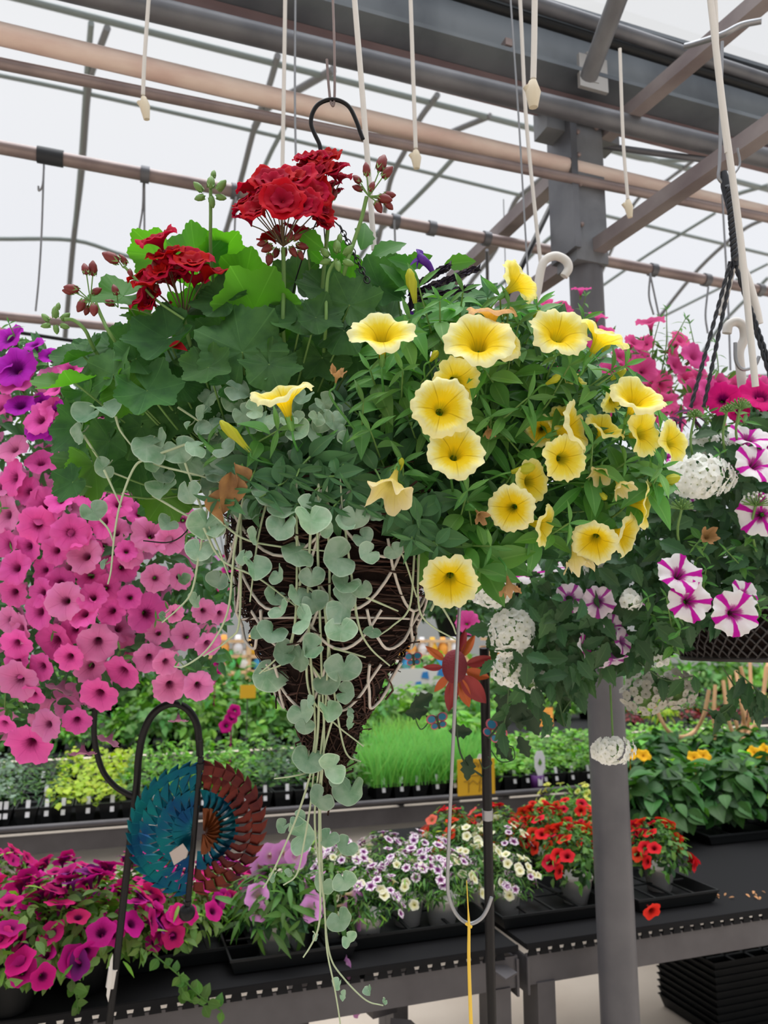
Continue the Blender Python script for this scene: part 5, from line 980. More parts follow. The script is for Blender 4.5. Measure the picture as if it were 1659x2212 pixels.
# ---------------------------------------------------------------- dichondra
di = thing('silver_vine', 'silver trailing vine with kidney shaped leaves spilling down the basket', 'plant', P(690, 1050, .93))
dT = [T_dichondra(k, cup=c_, fold=f_) for k, (c_, f_) in enumerate([(.35, .35), (.1, .6), (.6, .05), (.2, .8), (-.2, .2), (-.3, .6)])]
DL = """515 843 58;437 893 36;456 918 50;190 896 64;172 937 52;232 886 55;223 1011 40;202 1106 48;317 964 72;340 955 52;442 888 30;407 920 20;388 974 60;412 998 62;420 965 45;325 1004 42;351 1026 40;351 1058 55;408 1065 54;466 1011 62;459 1052 54;472 1014 50;445 1136 68;361 1133 38;429 1190 50;226 1219 26;430 1200 46;395 1252 28;422 1298 34;473 1255 42;350 1330 18;384 1423 18;
569 909 56;526 895 42;624 913 34;699 871 42;685 905 36;689 945 52;700 911 45;656 931 32;486 971 44;551 887 40;468 1144 44;551 1101 60;573 1068 56;606 1097 66;609 1141 62;671 1125 68;674 1092 50;707 1144 30;768 1119 54;743 1133 36;786 1162 40;813 1119 30;851 1191 36;551 1159 42;639 1193 66;728 1206 70;795 1196 42;549 1228 60;526 1205 38;602 1243 42;674 1248 46;592 1291 42;645 1289 52;678 1303 52;741 1306 74;745 1263 52;781 1273 44;606 1319 42;655 1339 54;736 1362 56;562 1362 42;586 1369 55;804 1365 32;612 1412 48;649 1422 64;675 1402 50;741 1445 66;712 1475 58;576 1462 70;748 1498 40;652 1541 50;708 1538 50;659 1571 34;756 1564 24;758 1541 24;672 1518 26;665 1644 68;718 1657 62;725 1684 34;756 1712 72;690 1727 56;611 1787 34;645 1769 34;654 1805 68;708 1811 46;747 1829 46;696 1913 48;744 1904 50;735 1989 52;753 2028 34;681 2025 18;590 1897 24;625 1886 20;730 2127 28;741 2151 20;797 2140 24;831 2164 14"""
DL = [tuple(map(float, q.split())) for q in DL.replace('\n', '').split(';') if q.strip()]
for i, (x, y, s) in enumerate(DL):
    rr = np.interp(y, [1035, 1150, 1330, 1450, 1600, 1700, 2200], [.15, .145, .12, .09, .045, .01, .0]); dx = (x-718)/F
    d = surf(x, y, random.uniform(.014, .035), random.uniform(.86, .90) if y < 1200 else .985 if y < 1690 else .975)
    if x < 480 and y < 1200: d = random.uniform(.88, .92)
    c = P(x, y, d); r = s/2/F*d*(1.18 if y < 1600 else 1.05); flat_ = x in (232., 442.)
    n = N(random.gauss(0, .5), random.uniform(-.15, .95) if not flat_ else 1.2, .85); a = random.gauss(0, .75); tip = RT*math.sin(a)-UP*math.cos(a)
    if s < 30: n = N(random.choice((-1, 1))*.8, .4, .6)
    mbx = MB(); R = frame(n, tip)*r; mbx.one(dT[i % 6], R, c)
    e = c - R[:, 1]*.1; q = P(x+random.uniform(-6, 6)-(x-700)*.03, y-s*.2-random.uniform(2, 10), d+.018); tube(mbx, smoothline([c-R[:, 2]*.02, (c+q)/2-FW*-.004, q], 3), .0008, 5, 1)
    o = part('leaf', mbx, [L_dic, S_vine], di)
    if i >= 100: pass
def smooth2(pts): return smoothline(pts, 3)
ST = [[(690, 1000, .9), (686, 1150, .86), (690, 1300, .87), (695, 1450, .91), (700, 1600, .95), (692, 1750, .97), (700, 1950, .98), (712, 2060, .98), (740, 2110, .98), (790, 2160, .98), (828, 2172, .98)],
 [(705, 1050, .88), (712, 1250, .88), (705, 1500, .92), (690, 1650, .95), (680, 1780, .96), (700, 1950, .97), (706, 2050, .97), (722, 2130, .97), (735, 2212, .97), (736, 2260, .97)],
 [(680, 1000, .9), (665, 1300, .87), (680, 1550, .92), (675, 1700, .95), (655, 1830, .95), (640, 1890, .95), (612, 1912, .95)], [(690, 1500, .91), (682, 1620, .94), (650, 1740, .95), (605, 1850, .95), (580, 1900, .95), (568, 1918, .95)],
 [(680, 1600, .94), (670, 1660, .95), (640, 1675, .94), (592, 1682, .94)], [(690, 1700, .96), (690, 1850, .96), (692, 1960, .96), (686, 2010, .96), (670, 2045, .96), (655, 2068, .96)], [(700, 1300, .87), (720, 1480, .9), (745, 1620, .93), (780, 1645, .93)], [(660, 1400, .88), (670, 1500, .9), (720, 1560, .92), (785, 1612, .93)],
 [(760, 1250, .88), (775, 1350, .88), (800, 1400, .89), (842, 1438, .9)], [(650, 1250, .87), (630, 1380, .88), (600, 1420, .89), (560, 1455, .9)], [(640, 1040, .88), (640, 1300, .86), (620, 1420, .88), (570, 1450, .9)],
 [(400, 960, .9), (320, 990, .89), (290, 1010, .89), (262, 1080, .89), (248, 1150, .89), (240, 1230, .89), (233, 1262, .89)], [(455, 1060, .9), (430, 1200, .9), (415, 1275, .9), (390, 1310, .9), (350, 1345, .9)], [(525, 1080, .89), (505, 1200, .88), (492, 1320, .89), (450, 1400, .9), (400, 1438, .9), (376, 1440, .9)], [(520, 1090, .89), (518, 1330, .89), (495, 1380, .9), (440, 1418, .9)],
 [(905, 1080, .9), (895, 1200, .89), (885, 1310, .89), (850, 1350, .89), (820, 1372, .89)], [(915, 1080, .9), (905, 1200, .89), (905, 1310, .89), (930, 1350, .9), (985, 1382, .91)], [(930, 1320, .9), (945, 1300, .9), (975, 1345, .9), (985, 1370, .9)], [(845, 1185, .87), (870, 1200, .87), (900, 1290, .88)],
 [(450, 1100, .89), (520, 1160, .88), (600, 1180, .86), (700, 1190, .86)], [(440, 1140, .89), (480, 1210, .89), (560, 1250, .87), (640, 1310, .86)], [(600, 1000, .9), (560, 1150, .87), (540, 1300, .88)], [(770, 1330, .88), (760, 1250, .87), (740, 1100, .87), (735, 1030, .88)], [(690, 1290, .86), (650, 1240, .86), (640, 1100, .87)], [(250, 900, .9), (260, 930, .9), (290, 970, .9)], [(330, 1070, .92), (420, 1120, .9), (500, 1130, .9)], [(180, 940, .91), (230, 1010, .92), (280, 1035, .93)], [(225, 1015, .9), (262, 1095, .9)], [(300, 990, .9), (360, 1010, .9), (440, 1030, .9), (520, 1060, .9)],
 [(400, 1000, .9), (440, 1110, .9), (470, 1180, .89), (500, 1260, .89)], [(385, 880, .92), (430, 910, .91), (470, 940, .9)], [(202, 1110, .9), (232, 1140, .9), (245, 1170, .9)], [(640, 1400, .88), (700, 1480, .9), (700, 1560, .93)], [(735, 1500, .9), (700, 1620, .94), (690, 1700, .96)], [(790, 1290, .88), (860, 1320, .89)], [(720, 1400, .88), (790, 1420, .88)]]
for s_ in ST:
    s_ = [(p[0], p[1], min(p[2], surf(p[0], p[1], .008, p[2]))) for p in smooth2(s_)]
    mbx = MB(); tube(mbx, smoothline([P(*p) for p in s_], 6), [.0017, .0013, .0009], 6); part('vine', mbx, S_vine, di)
# interior silver leaves in the shade
mb = MB(); pts = in_poly([(440, 850), (620, 850), (760, 880), (800, 1050), (780, 1120), (520, 1120), (450, 1050)], 150); 
for p_ in pts: mb.one(dT[random.randrange(6)], frame(N(random.gauss(0, .4), random.uniform(0, .8), .8), -UP+RT*random.gauss(0, .6))*random.uniform(17, 27)/F, P(p_[0], p_[1], random.uniform(.885, .97)))
stuff(part('foliage', mb, L_dic, di))
# wilted brown leaf
mb = MB()
for x, y, s, n, t in ((500, 1040, .045, (.5, .2, .9), (-.2, -1)), (485, 1075, .04, (-.6, .1, .8), (-.3, -1)), (505, 1020, .035, (.8, .3, .5), (.1, -1))): mb.one(T_leaf(.7, 9, .5, .3, wave=.06, cols=7), frame(N(*n), RT*t[0]+UP*t[1])*s, P(x, y-20, .845))
solo('dead_leaf', 'curled brown dead leaf hanging on the left rim of the basket', 'leaf', mb, mat('dead_leaf', (.36, .19, .07), .8, noise=(.24, .12, .05), nscale=60, trans=.2))
# ---------------------------------------------------------------- yellow petunia
ye = thing('yellow_petunia', 'trailing petunia with pale yellow trumpet flowers and bright green leaves', 'plant', P(950, 1050, 1.0))
cT = [T_corolla(seed=20+k, seg=80, L=.95, lobe=.07, ruffle=.085, notch=.09, flare=.10+.05*(k % 3), recurve=(0, .12, .05)[k % 3], calyx=False, fold=(0, .0, .12, 0, .18, .05)[k]) for k in range(6)]
cW = [T_corolla(seed=40+k, seg=60, L=1.3, lobe=.2, ruffle=.25, notch=.1, flare=.5, recurve=-.3, calyx=False) for k in range(3)]
def T_calyx():
    mbx = MB(); lathe(mbx, (0, 0, 0), [(.02, -.16), (.075, -.08), (.10, .03), (.11, .16)], 10)
    lf = T_leaf(.26, 6, .1, .35, cols=3)
    for k in range(5):
        a = k*2*PI/5+.3; d = np.array([math.cos(a), math.sin(a), 0]); mbx.one(lf, frame(d*.95-ZZ*.3, ZZ+d*.85)*.46, d*.07)
    return mbx.tpl()
calT = T_calyx()
YC = P(1000, 1020, 1.04)
def yflower(x, y, s, n, d, m=None, k=None, wilt=False, L=.95, stem_to=None):
    d -= .025; c = P(x, y, d); r = s/2/F*d*1.06; nn = N(*n); k = random.randrange(6) if k is None else k; R = frame_r(nn)*r
    tp = (cW if wilt else cT)[k % (3 if wilt else 6)]; o = part('flower', MB().one(tp, R, c), m or Q_y, ye)
    base = c - nn*r*(1.3 if wilt else L); mbx = MB(); mbx.one(calT, frame_r(nn)*r*1.15, base)
    q = P(*stem_to) if stem_to else base - nn*.02 + (YC-base)*.35 - ZZ*.035; tube(mbx, smoothline([base-nn*r*.1, base-nn*.014-ZZ*.004, q], 5), [.0011, .0016], 7)
    link('calyx', mbx.mesh('calyx', [L_pet], True, ye['org']), o); return o
YF = [(825, 722, 140, (0, .72, .68), .86, 0, 0, 0, (830, 860, .9)), (612, 858, 132, (-.22, .93, .32), .855, 0, 4, 0, (655, 1000, .92)), (1035, 738, 148, (-.05, .55, .82), .86, 0, 3, 0, (1065, 900, .92)), (1085, 738, 95, (.45, .45, .75), .885, 0, 1, 0, None), (1062, 676, 102, (0, .96, .28), .90, Q_peach, 1, 0, None), (1208, 720, 128, (.1, .5, .85), .88, 0, 0, 0, (1165, 850, .95)), (1300, 730, 115, (.5, .82, .3), .89, Q_yd, 2, 0, (1210, 830, .95)),
 (1118, 612, 100, (.75, .62, -.1), .90, Q_yd, 5, 0, (1075, 672, .95)), (955, 880, 130, (.08, .15, 1), .83, 0, 1, 0, None), (985, 825, 104, (.2, -.3, .92), .88, Q_yd, 0, 0, None), (984, 977, 122, (.05, .32, .95), .83, 0, 3, 0, None), (972, 1255, 120, (-.1, -.3, .92), .87, 0, 0, 0, (985, 1130, .95)), (1105, 1098, 100, (-.35, -.1, .93), .87, 0, 1, 0, None), (1147, 1040, 92, (.55, .0, .8), .90, Q_yd, 3, 0, None), (1172, 1135, 88, (.85, -.2, .5), .89, Q_yd, 5, 0, None),
 (1218, 990, 98, (.25, -.05, .95), .87, Q_yd, 0, 0, None), (1238, 925, 110, (.85, .25, .5), .89, Q_y, 4, 0, None), (1375, 862, 118, (.15, .72, .68), .88, 0, 4, 0, (1340, 960, .95)), (1390, 935, 104, (.6, .1, .8), .90, Q_yd, 0, 0, None), (1452, 955, 92, (.6, .15, .78), .92, Q_yd, 3, 0, None), (1305, 928, 88, (.35, .75, .55), .91, Q_yd, 2, 0, (1270, 1000, .95)), (1285, 1168, 96, (-.35, -.4, .85), .90, Q_y, 4, 0, None), (1348, 1155, 96, (.75, -.2, .6), .92, Q_y, 5, 0, None), (1394, 1090, 100, (.9, -.1, .42), .91, Q_yd, 0, 0, (1320, 1080, .96)),
 (1235, 822, 60, (.4, .6, .6), .95, Q_yd, 2, 0, None), (1325, 865, 60, (.4, -.5, .7), .96, Q_yd, 1, 0, None), (1170, 930, 70, (-.2, -.3, .9), .94, 0, 2, 0, None), (985, 790, 70, (-.3, .3, .9), .93, Q_yd, 2, 0, None), (1215, 905, 60, (-.3, .3, .9), .93, Q_yd, 2, 0, None)]
for x, y, s, n, d, m_, k, w, st_ in YF: yflower(x, y, s, n, d, m_ or Q_y, k, False, stem_to=st_)
for x, y, s, n, d, m_, k in ((845, 1050, 92, (-.25, -.75, .6), .85, Q_wilt, 0), (1245, 1205, 62, (.25, -.95, .1), .92, Q_wilt, 1), (1340, 1048, 48, (.3, -.6, .5), .9, Q_wilt, 2), (1296, 1020, 46, (-.3, -.6, .6), .91, Q_wilt, 0), (728, 812, 34, (.2, .8, .5), .86, Q_dry, 1), (1036, 1112, 34, (.4, -.6, .7), .86, Q_dry, 2), (1100, 1265, 44, (.2, -1, .1), .89, Q_dry, 0), (1056, 930, 26, (.1, -.8, .5), .9, Q_dry, 2)): yflower(x, y, s, n, d, m_, k, True)
def ybud(x0, y0, x1, y1, d, w=11):
    a, b = P(x0, y0, d), P(x1, y1, d-.01); t = nrm(b-a); L_ = np.linalg.norm(b-a); mbx = MB(); X = nrm(np.cross(t, FW)); Y = np.cross(t, X); A = []
    for s, r in ((0, .35), (.3, .6), (.6, 1.), (.85, .85), (1, .35), (1.03, .03)):
        A.append([a+t*L_*s+(X*math.cos(q+s*1.5)+Y*math.sin(q+s*1.5))*r*w/F*d*(1+.18*math.cos(5*q)) for q in np.linspace(0, 2*PI, 20, endpoint=False)])
    V, q, tt, U_ = grid(np.array(A), True); mbx.add(V, q, tt, U_); o = part('bud', mbx, Q_bud, ye); m2 = MB(); m2.one(calT, frame(t, X)@np.eye(3)*L_*.5, a); tube(m2, smoothline([a, a-t*.015, a-t*.02+(YC-a)*.3-ZZ*.01], 4), [.0011, .0015], 6); link('calyx', m2.mesh('calyx', [L_pet], True, ye['org']), o)
for b_ in ((540, 975, 477, 910, .86), (897, 655, 884, 582, .89), (1105, 1020, 1155, 1008, .87), (1415, 1050, 1468, 1030, .89), (1320, 820, 1352, 798, .9, 8), (1180, 830, 1210, 812, .88, 8), (865, 1015, 868, 990, .85, 6), (1290, 1060, 1310, 1078, .89, 7), (930, 780, 945, 758, .87, 7), (1150, 690, 1168, 672, .9, 7), (1300, 760, 1318, 742, .93, 6)): ybud(*b_)
# leafy shoots
pL = [T_leaf(.50, 9, .22, c_, cols=5, base=.85) for c_ in (.15, .35, .55)]; pS = [T_leaf(.24, 7, .2, c_, cols=5) for c_ in (.2, .5)]
def shoot(a, b, n, s, tipn=6, nar=.3, mats_=(None,), name='leafy_shoot', stemr=.0017, parent=None, deep=False):
    a = np.array(a); b = np.array(b); t = nrm(b-a); L_ = np.linalg.norm(b-a); m_ = (a+b)/2 + np.array([0, 0, -.12*L_]) + rng.normal(size=3)*.006; Q = smoothline([a, m_, b], 8); mbx = MB(); tube(mbx, Q, [stemr, stemr*.55], 7, 1)
    ph = random.uniform(0, 6)
    for i in range(n):
        f = .15+.82*i/n; k = min(len(Q)-2, int(f*(len(Q)-1))); p = Q[k]; tt = nrm(Q[k+1]-Q[k]); x = frame_r(tt, ph+i*2.4)[:, 1]; dr = nrm(x+tt*.35+np.array([0, 0, .15])); nn = tt*.8+x*-.1+np.array([0, 0, .55])+N(0, 0, 1)*.45
        sz = s*(1.1-.45*f)*random.uniform(.75, 1.2); T_ = random.choice(pS) if random.random() < nar else random.choice(pL); mbx.one(T_, frame(nn, dr)*sz, p)
    for i in range(tipn):
        x = frame_r(t, i*2.1)[:, 1]; mbx.one(random.choice(pS), frame(x*-.6+t*.3+N(0, 0, .4), t+x*.5)*s*random.uniform(.35, .6), Q[-1])
    return part(name, mbx, [L_petd if deep else L_pet, S_green], parent if parent is not None else ye)
SH = [((620, 1030), (475, 985)), ((640, 1020), (505, 960)), ((640, 1030), (450, 960)), ((780, 980), (785, 870)), ((850, 880), (800, 800)), ((870, 870), (870, 800)), ((820, 900), (940, 790)), ((880, 790), (885, 690)), ((930, 720), (905, 620)), ((960, 760), (950, 650)), ((990, 700), (1000, 630)), ((1060, 820), (1040, 790)), ((1110, 800), (1120, 700)), ((1150, 760), (1160, 660)), ((1120, 900), (1230, 790)), ((1150, 890), (1320, 800)), ((1180, 900), (1350, 790)), ((1200, 850), (1200, 770)), ((1130, 700), (1080, 640)),
 ((860, 1030), (800, 930)), ((900, 1080), (870, 1000)), ((960, 1160), (1010, 1060)), ((1000, 1180), (1010, 1080)), ((980, 1180), (900, 1130)), ((1000, 1150), (1060, 1180)), ((1060, 1100), (1110, 1020)), ((1240, 1060), (1280, 960)), ((1270, 1080), (1350, 1000)), ((1280, 1120), (1400, 1040)), ((1330, 1020), (1420, 1020)), ((1250, 1000), (1240, 900)), ((1180, 1000), (1090, 940)), ((1120, 1150), (1230, 1130)), ((1050, 960), (1060, 900)), ((760, 1060), (620, 1040)), ((760, 1050), (700, 960)), ((780, 1100), (560, 1030)), ((1060, 1180), (1030, 1230)), ((1330, 950), (1420, 880)), ((1000, 900), (1140, 860)), ((700, 1000), (640, 930)), ((560, 1000), (600, 930)), ((1210, 760), (1260, 690)), ((1380, 1080), (1430, 1010)), ((1060, 720), (1100, 660)), ((930, 930), (900, 880)), ((830, 760), (880, 720))]
for a, b in SH: shoot(P(*a, .94), P(*b, random.uniform(.86, .90)), random.randint(8, 11), random.uniform(.044, .058), nar=.2)
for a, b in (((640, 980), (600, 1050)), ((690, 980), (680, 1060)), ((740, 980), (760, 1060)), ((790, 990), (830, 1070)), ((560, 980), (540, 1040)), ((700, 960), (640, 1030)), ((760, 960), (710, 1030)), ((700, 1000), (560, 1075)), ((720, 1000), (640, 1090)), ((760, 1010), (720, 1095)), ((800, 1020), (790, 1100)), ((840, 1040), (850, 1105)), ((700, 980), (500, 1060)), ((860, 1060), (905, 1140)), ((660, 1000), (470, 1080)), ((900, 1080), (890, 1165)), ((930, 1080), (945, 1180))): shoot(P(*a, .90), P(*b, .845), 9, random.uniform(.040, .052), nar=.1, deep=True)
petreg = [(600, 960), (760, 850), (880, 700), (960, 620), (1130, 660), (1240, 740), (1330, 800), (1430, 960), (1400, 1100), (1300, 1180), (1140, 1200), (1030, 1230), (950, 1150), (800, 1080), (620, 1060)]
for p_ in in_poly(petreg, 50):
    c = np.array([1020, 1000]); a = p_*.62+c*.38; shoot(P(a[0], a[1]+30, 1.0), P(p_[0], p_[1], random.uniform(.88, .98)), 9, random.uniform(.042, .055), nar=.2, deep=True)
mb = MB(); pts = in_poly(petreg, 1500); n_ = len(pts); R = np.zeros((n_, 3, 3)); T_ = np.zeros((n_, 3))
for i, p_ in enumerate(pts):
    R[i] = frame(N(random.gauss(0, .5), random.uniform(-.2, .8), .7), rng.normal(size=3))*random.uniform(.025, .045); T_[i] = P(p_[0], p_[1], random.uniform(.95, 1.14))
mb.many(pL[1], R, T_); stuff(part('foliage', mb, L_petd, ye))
# ---------------------------------------------------------------- purple salvia
sa = thing('purple_salvia', 'salvia with black buds and one violet flower behind the petunias', 'plant', P(930, 760, 1.02))
mb = MB(); Md = mat('salvia_black', (.018, .010, .028), .4, spec=.5)
for a_, b_, n_ in (((880, 640), (1015, 585), 46), ((885, 650), (1000, 625), 34), ((900, 615), (960, 580), 22), ((880, 680), (900, 620), 12)):
    A_, B_ = P(*a_, .97), P(*b_, .96)
    for i in range(n_):
        f = i/n_; t = nrm(B_-A_); x = frame_r(t, i*2.4)[:, 1]; mb.one(T_leaf(.42, 6, .8, .1, cols=5), frame(-x+t*.2, t*.9+x)*random.uniform(.012, .020), A_+(B_-A_)*f)
part('calyx_spike', mb, Md, sa)
Qv = mat('violet_petal', (.11, .02, .33), .5, trans=.35, noise=(.2, .05, .45), nscale=60)
mb = MB(); tube(mb, smoothline([P(937, 592, .95), P(925, 572, .945), P(912, 560, .94), P(905, 550, .94)], 4), [.0025, .0045, .0055, .0035], 10)
mb.one(T_leaf(.5, 7, .5, .3, cols=5), frame(N(.3, .3, 1), RT*-.1+UP)*.018, P(908, 560, .94)); mb.one(T_leaf(.6, 7, .3, .5, cols=5), frame(N(.0, .8, .6), -RT+UP*-.1)*.018, P(914, 562, .94)); mb.one(T_leaf(.4, 7, .4, .6, cols=5), frame(N(-.5, .4, .6), -RT-UP*.4)*.014, P(912, 558, .94)); part('flower', mb, Qv, sa)
mb = MB()
for x, y in ((1125, 785), (1148, 800), (1090, 790), (1175, 800), (890, 690), (1140, 840)): mb.one(T_leaf(.6, 7, .5, .3, cols=5), frame(N(.3, .3, 1), RT*random.gauss(0, 1)+UP)*.016, P(x, y, .98))
part('flower', mb, Qv, sa)
mb = MB(); lt = T_leaf(.55, 11, .12, .2, serr=.10, cols=5)
for x, y, dx, dy, s in ((770, 565, -40, 20, .055), (800, 560, 40, 30, .055), (700, 540, -30, 25, .045), (820, 570, 30, -30, .05), (870, 575, 30, 10, .04), (960, 572, 50, 5, .04), (900, 580, -40, 5, .04), (780, 540, 10, 30, .05), (990, 640, 40, 10, .05), (860, 640, -30, 20, .05), (1010, 680, 40, -10, .045), (930, 690, -20, 30, .05), (665, 535, 20, -25, .03), (960, 690, 30, 20, .05)): mb.one(lt, frame(N(random.gauss(0, .3), random.uniform(-.6, .8), .7), RT*dx+UP*dy)*s, P(x, y, random.uniform(.96, 1.0)))
part('foliage', mb, L_sal, sa)
mb = MB()
for pts in ([(880, 660), (890, 700), (900, 800)], [(800, 560), (790, 650), (800, 780)], [(665, 540), (672, 600), (690, 700)], [(860, 640), (870, 720)], [(990, 640), (950, 740)]): tube(mb, smoothline([P(x, y, .99) for x, y in pts], 4), .0014, 6)
part('stem', mb, S_green, sa)
# ================================================================== LEFT PINK BASKET
Q_p = petal('petal_pink', [(0, (.10, .01, .05)), (.16, (.22, .01, .09)), (.26, (.55, .06, .28)), (.45, (.80, .10, .43)), (1, (.86, .14, .50))], vein=(.7, .25, .55), veinamt=.5, trans=.35, hue=.005, var=.12)
Q_pp = petal('petal_pale_pink', [(0, (.12, .02, .06)), (.16, (.26, .04, .13)), (.27, (.62, .16, .36)), (.5, (.76, .20, .46)), (1, (.80, .26, .54))], vein=(.65, .3, .5), veinamt=.6, trans=.35, hue=.006, var=.12)
Q_vi = petal('petal_violet', [(0, (.05, .0, .06)), (.3, (.16, .0, .18)), (.5, (.42, .01, .45)), (1, (.54, .03, .56))], vein=(.4, .2, .5), trans=.35, var=.12)
pkT = [T_corolla(seed=60+k, seg=50, L=.85, lobe=.11, ruffle=.08, notch=.16, flare=.09, rings=[(.08, -.85), (.12, -.45), (.2, -.2), (.3, -.06), (.5, .02), (.75, .08), (.92, .09), (1, .06)], M=0, MC=1, calyx=True) for k in range(5)]
pk = thing('pink_petunia', 'large cascading pink petunia hanging at the left, some blooms violet', 'hanging plant', P(120, 1300, 1.4))
PF = """30 969 64;29 1031 76;88 998 62;86 906 70;115 883 55;37 825 75;108 812 50;152 795 62;152 957 62;138 1001 58;186 1062 78;98 1092 80;14 1112 76;81 1133 76;152 1150 75;223 1126 72;182 1190 70;256 1089 58;327 1153 82;368 1166 62;395 1122 62;17 1177 70;273 1190 45;166 1156 60;184 1201 74;33 1227 72;96 1231 52;130 1258 60;30 1280 60;84 1322 70;140 1298 78;181 1325 64;241 1319 60;319 1325 84;336 1249 58;389 1246 55;283 1201 52;265 1225 62;196 1243 60;45 1358 65;36 1391 65;119 1385 84;211 1388 80;341 1367 50;36 1430 66;39 1469 84;265 1451 78;214 1500 76;322 1421 62;359 1430 56;368 1481 72;449 1391 56;401 1373 60;428 1481 62;193 1439 72;166 1557 58;65 1608 90;102 1566 66;9 1563 50;440 1319 50;377 1325 40;476 1325 46;72 1500 50;0 880 60;60 1060 60;130 1080 60;0 1050 60;60 1180 66;120 1190 60;200 1290 60;160 1360 60;90 1280 60;250 1150 60;300 1110 50;230 1270 55;280 1290 50;150 1420 60;90 1440 60;20 1340 60;270 720 34;120 840 50"""
PF = [tuple(map(float, q.split())) for q in PF.replace('\n', '').split(';')]
VF = [(34, 795, 90), (20, 731, 66), (75, 745, 45), (108, 768, 46), (44, 876, 60), (122, 893, 60), (111, 925, 55), (5, 790, 70), (80, 930, 50), (130, 770, 40), (90, 870, 46)]
def pkflower(x, y, s, m, dd=None):
    bulge = 1-((x-150)/420)**2*.6-((y-1180)/600)**2*.4; d = 1.42-.17*max(0, bulge)+random.uniform(-.02, .03) if dd is None else dd
    n = N((x-170)/420+random.gauss(0, .25), (1230-y)/700+random.gauss(.12, .2), 1); c = P(x, y, d); k = random.randrange(5)
    part('flower', MB().one(pkT[k], frame_r(n)*s/2/F*d*1.12, c), [m, L_pet], pk)
for i, (x, y, s) in enumerate(PF): pkflower(x, y, s, Q_pp if (y > 1330 and i % 3 == 0) or i % 6 == 0 or x > 320 else Q_p)
for x, y, s in VF: pkflower(x, y, s, Q_vi)
mb = MB(); pkreg = [(-80, 720), (60, 720), (130, 780), (210, 860), (300, 1000), (400, 1090), (500, 1300), (470, 1470), (400, 1490), (330, 1440), (250, 1500), (120, 1580), (-80, 1620)]
for p_ in in_poly(pkreg, 120):
    x, y = p_; d = random.uniform(1.38, 1.6); mb.one(pkT[random.randrange(5)], frame_r(N(random.gauss(0, .5), random.gauss(.1, .4), 1))*random.uniform(28, 38)/F*d, P(x, y, d))
stuff(part('flower_mass', mb, [Q_pp, L_petd], pk))
Q_wp = petal('petal_wilted_pink', [(0, (.3, .1, .2)), (1, (.55, .25, .38))], trans=.3)
for x, y, s in ((130, 1470, 34), (178, 1611, 30), (235, 1585, 28), (385, 1545, 22), (262, 1262, 26)): part('wilted_flower', MB().one(pkT[1], frame(N(random.gauss(0, .3), -1, .25), RT)*s/F*1.35, P(x, y+s*.5, 1.35)), [Q_wp, L_petd], pk)
mb = MB(); pts = in_poly(pkreg, 2300); n_ = len(pts); R = np.zeros((n_, 3, 3)); T_ = np.zeros((n_, 3))
for i, p_ in enumerate(pts): R[i] = frame(N(random.gauss(0, .6), random.gauss(.3, .5), .7), rng.normal(size=3))*random.uniform(.022, .042); T_[i] = P(p_[0], p_[1], random.uniform(1.34, 1.75))
mb.many(pL[1], R, T_); stuff(part('foliage', mb, L_petd, pk))
for p_ in in_poly(pkreg, 26): shoot(P(p_[0], p_[1]-10, 1.45), P(p_[0]+random.gauss(0, 25), p_[1]+random.uniform(-50, 30), 1.28), 7, .028, parent=pk, nar=.6)
for a, b in (((80, 800), (60, 745)), ((40, 760), (20, 700)), ((110, 840), (100, 760)), ((60, 900), (70, 860))): shoot(P(*a, 1.35), P(*b, 1.3), 9, .03, parent=pk, nar=.8)
mb = MB(); tube(mb, smoothline([P(310, 1168, 1.0), P(360, 1172, .98), P(390, 1160, .97), P(416, 1132, .96)]), .0009, 5); solo('dark_wire', 'thin curved dark wire sticking out left of the basket', 'wire', mb, M_blackm)
# ================================================================== DISTANT PINK BASKET
bp_ = thing('distant_petunia', 'bright pink petunias behind the yellow ones, right of the post', 'hanging plant', P(1400, 850, 1.7))
Q_hp = petal('petal_hot_pink', [(0, (.3, .02, .12)), (.3, (.68, .07, .28)), (1, (.88, .13, .42))], vein=(.7, .3, .5), trans=.45, hue=.01, var=.12)
BF = [(1255, 625, 40, (0, 1, .3)), (1175, 655, 42, (-.3, .9, .4)), (1215, 668, 48, (.2, .6, .8)), (1292, 683, 40, (.2, .9, .4)), (1310, 712, 36, (.2, .8, .5)), (1405, 695, 58, (-.2, .9, .4)), (1390, 800, 58, (0, .1, 1)), (1340, 770, 44, (.3, .5, .7)), (1370, 740, 44, (.3, .6, .7)), (1360, 830, 44, (-.3, .2, .9)), (1430, 830, 46, (.1, -.3, .9)), (1460, 790, 46, (.4, .4, .8)), (1500, 770, 60, (.2, .4, .8)), (1470, 735, 50, (.3, .5, .7)), (1530, 840, 44, (0, .3, .9)), (1440, 870, 46, (0, .3, .9)), (1320, 800, 44, (0, .3, .9)), (1280, 800, 44, (0, .3, .9)), (1270, 760, 50, (0, .3, .9)), (1590, 830, 46, (0, .4, .9)), (1650, 830, 40, (0, .4, .9)), (1555, 825, 40, (0, .4, .9)), (1500, 870, 50, (0, .3, .9)), (1400, 870, 50, (0, .3, .9)), (1350, 880, 50, (0, .3, .9)), (1150, 690, 36, (0, .3, .9)), (1185, 700, 36, (0, .6, .7)), (950, 670, 34, (0, .6, .7)), (945, 690, 30, (.3, .6, .7)), (1295, 840, 40, (0, .3, .9)), (1330, 900, 46, (0, .3, .9)), (1095, 1180, 50, (0, .3, .9)), (1060, 1180, 40, (0, .3, .9)), (1010, 1345, 50, (0, .3, .9))]
for x, y, s, n in BF: part('flower', MB().one(pkT[random.randrange(5)], frame_r(N(*n))*s/2/F*1.7*1.08, P(x, y, 1.68+random.uniform(-.04, .05))), [Q_hp, L_pet], bp_)
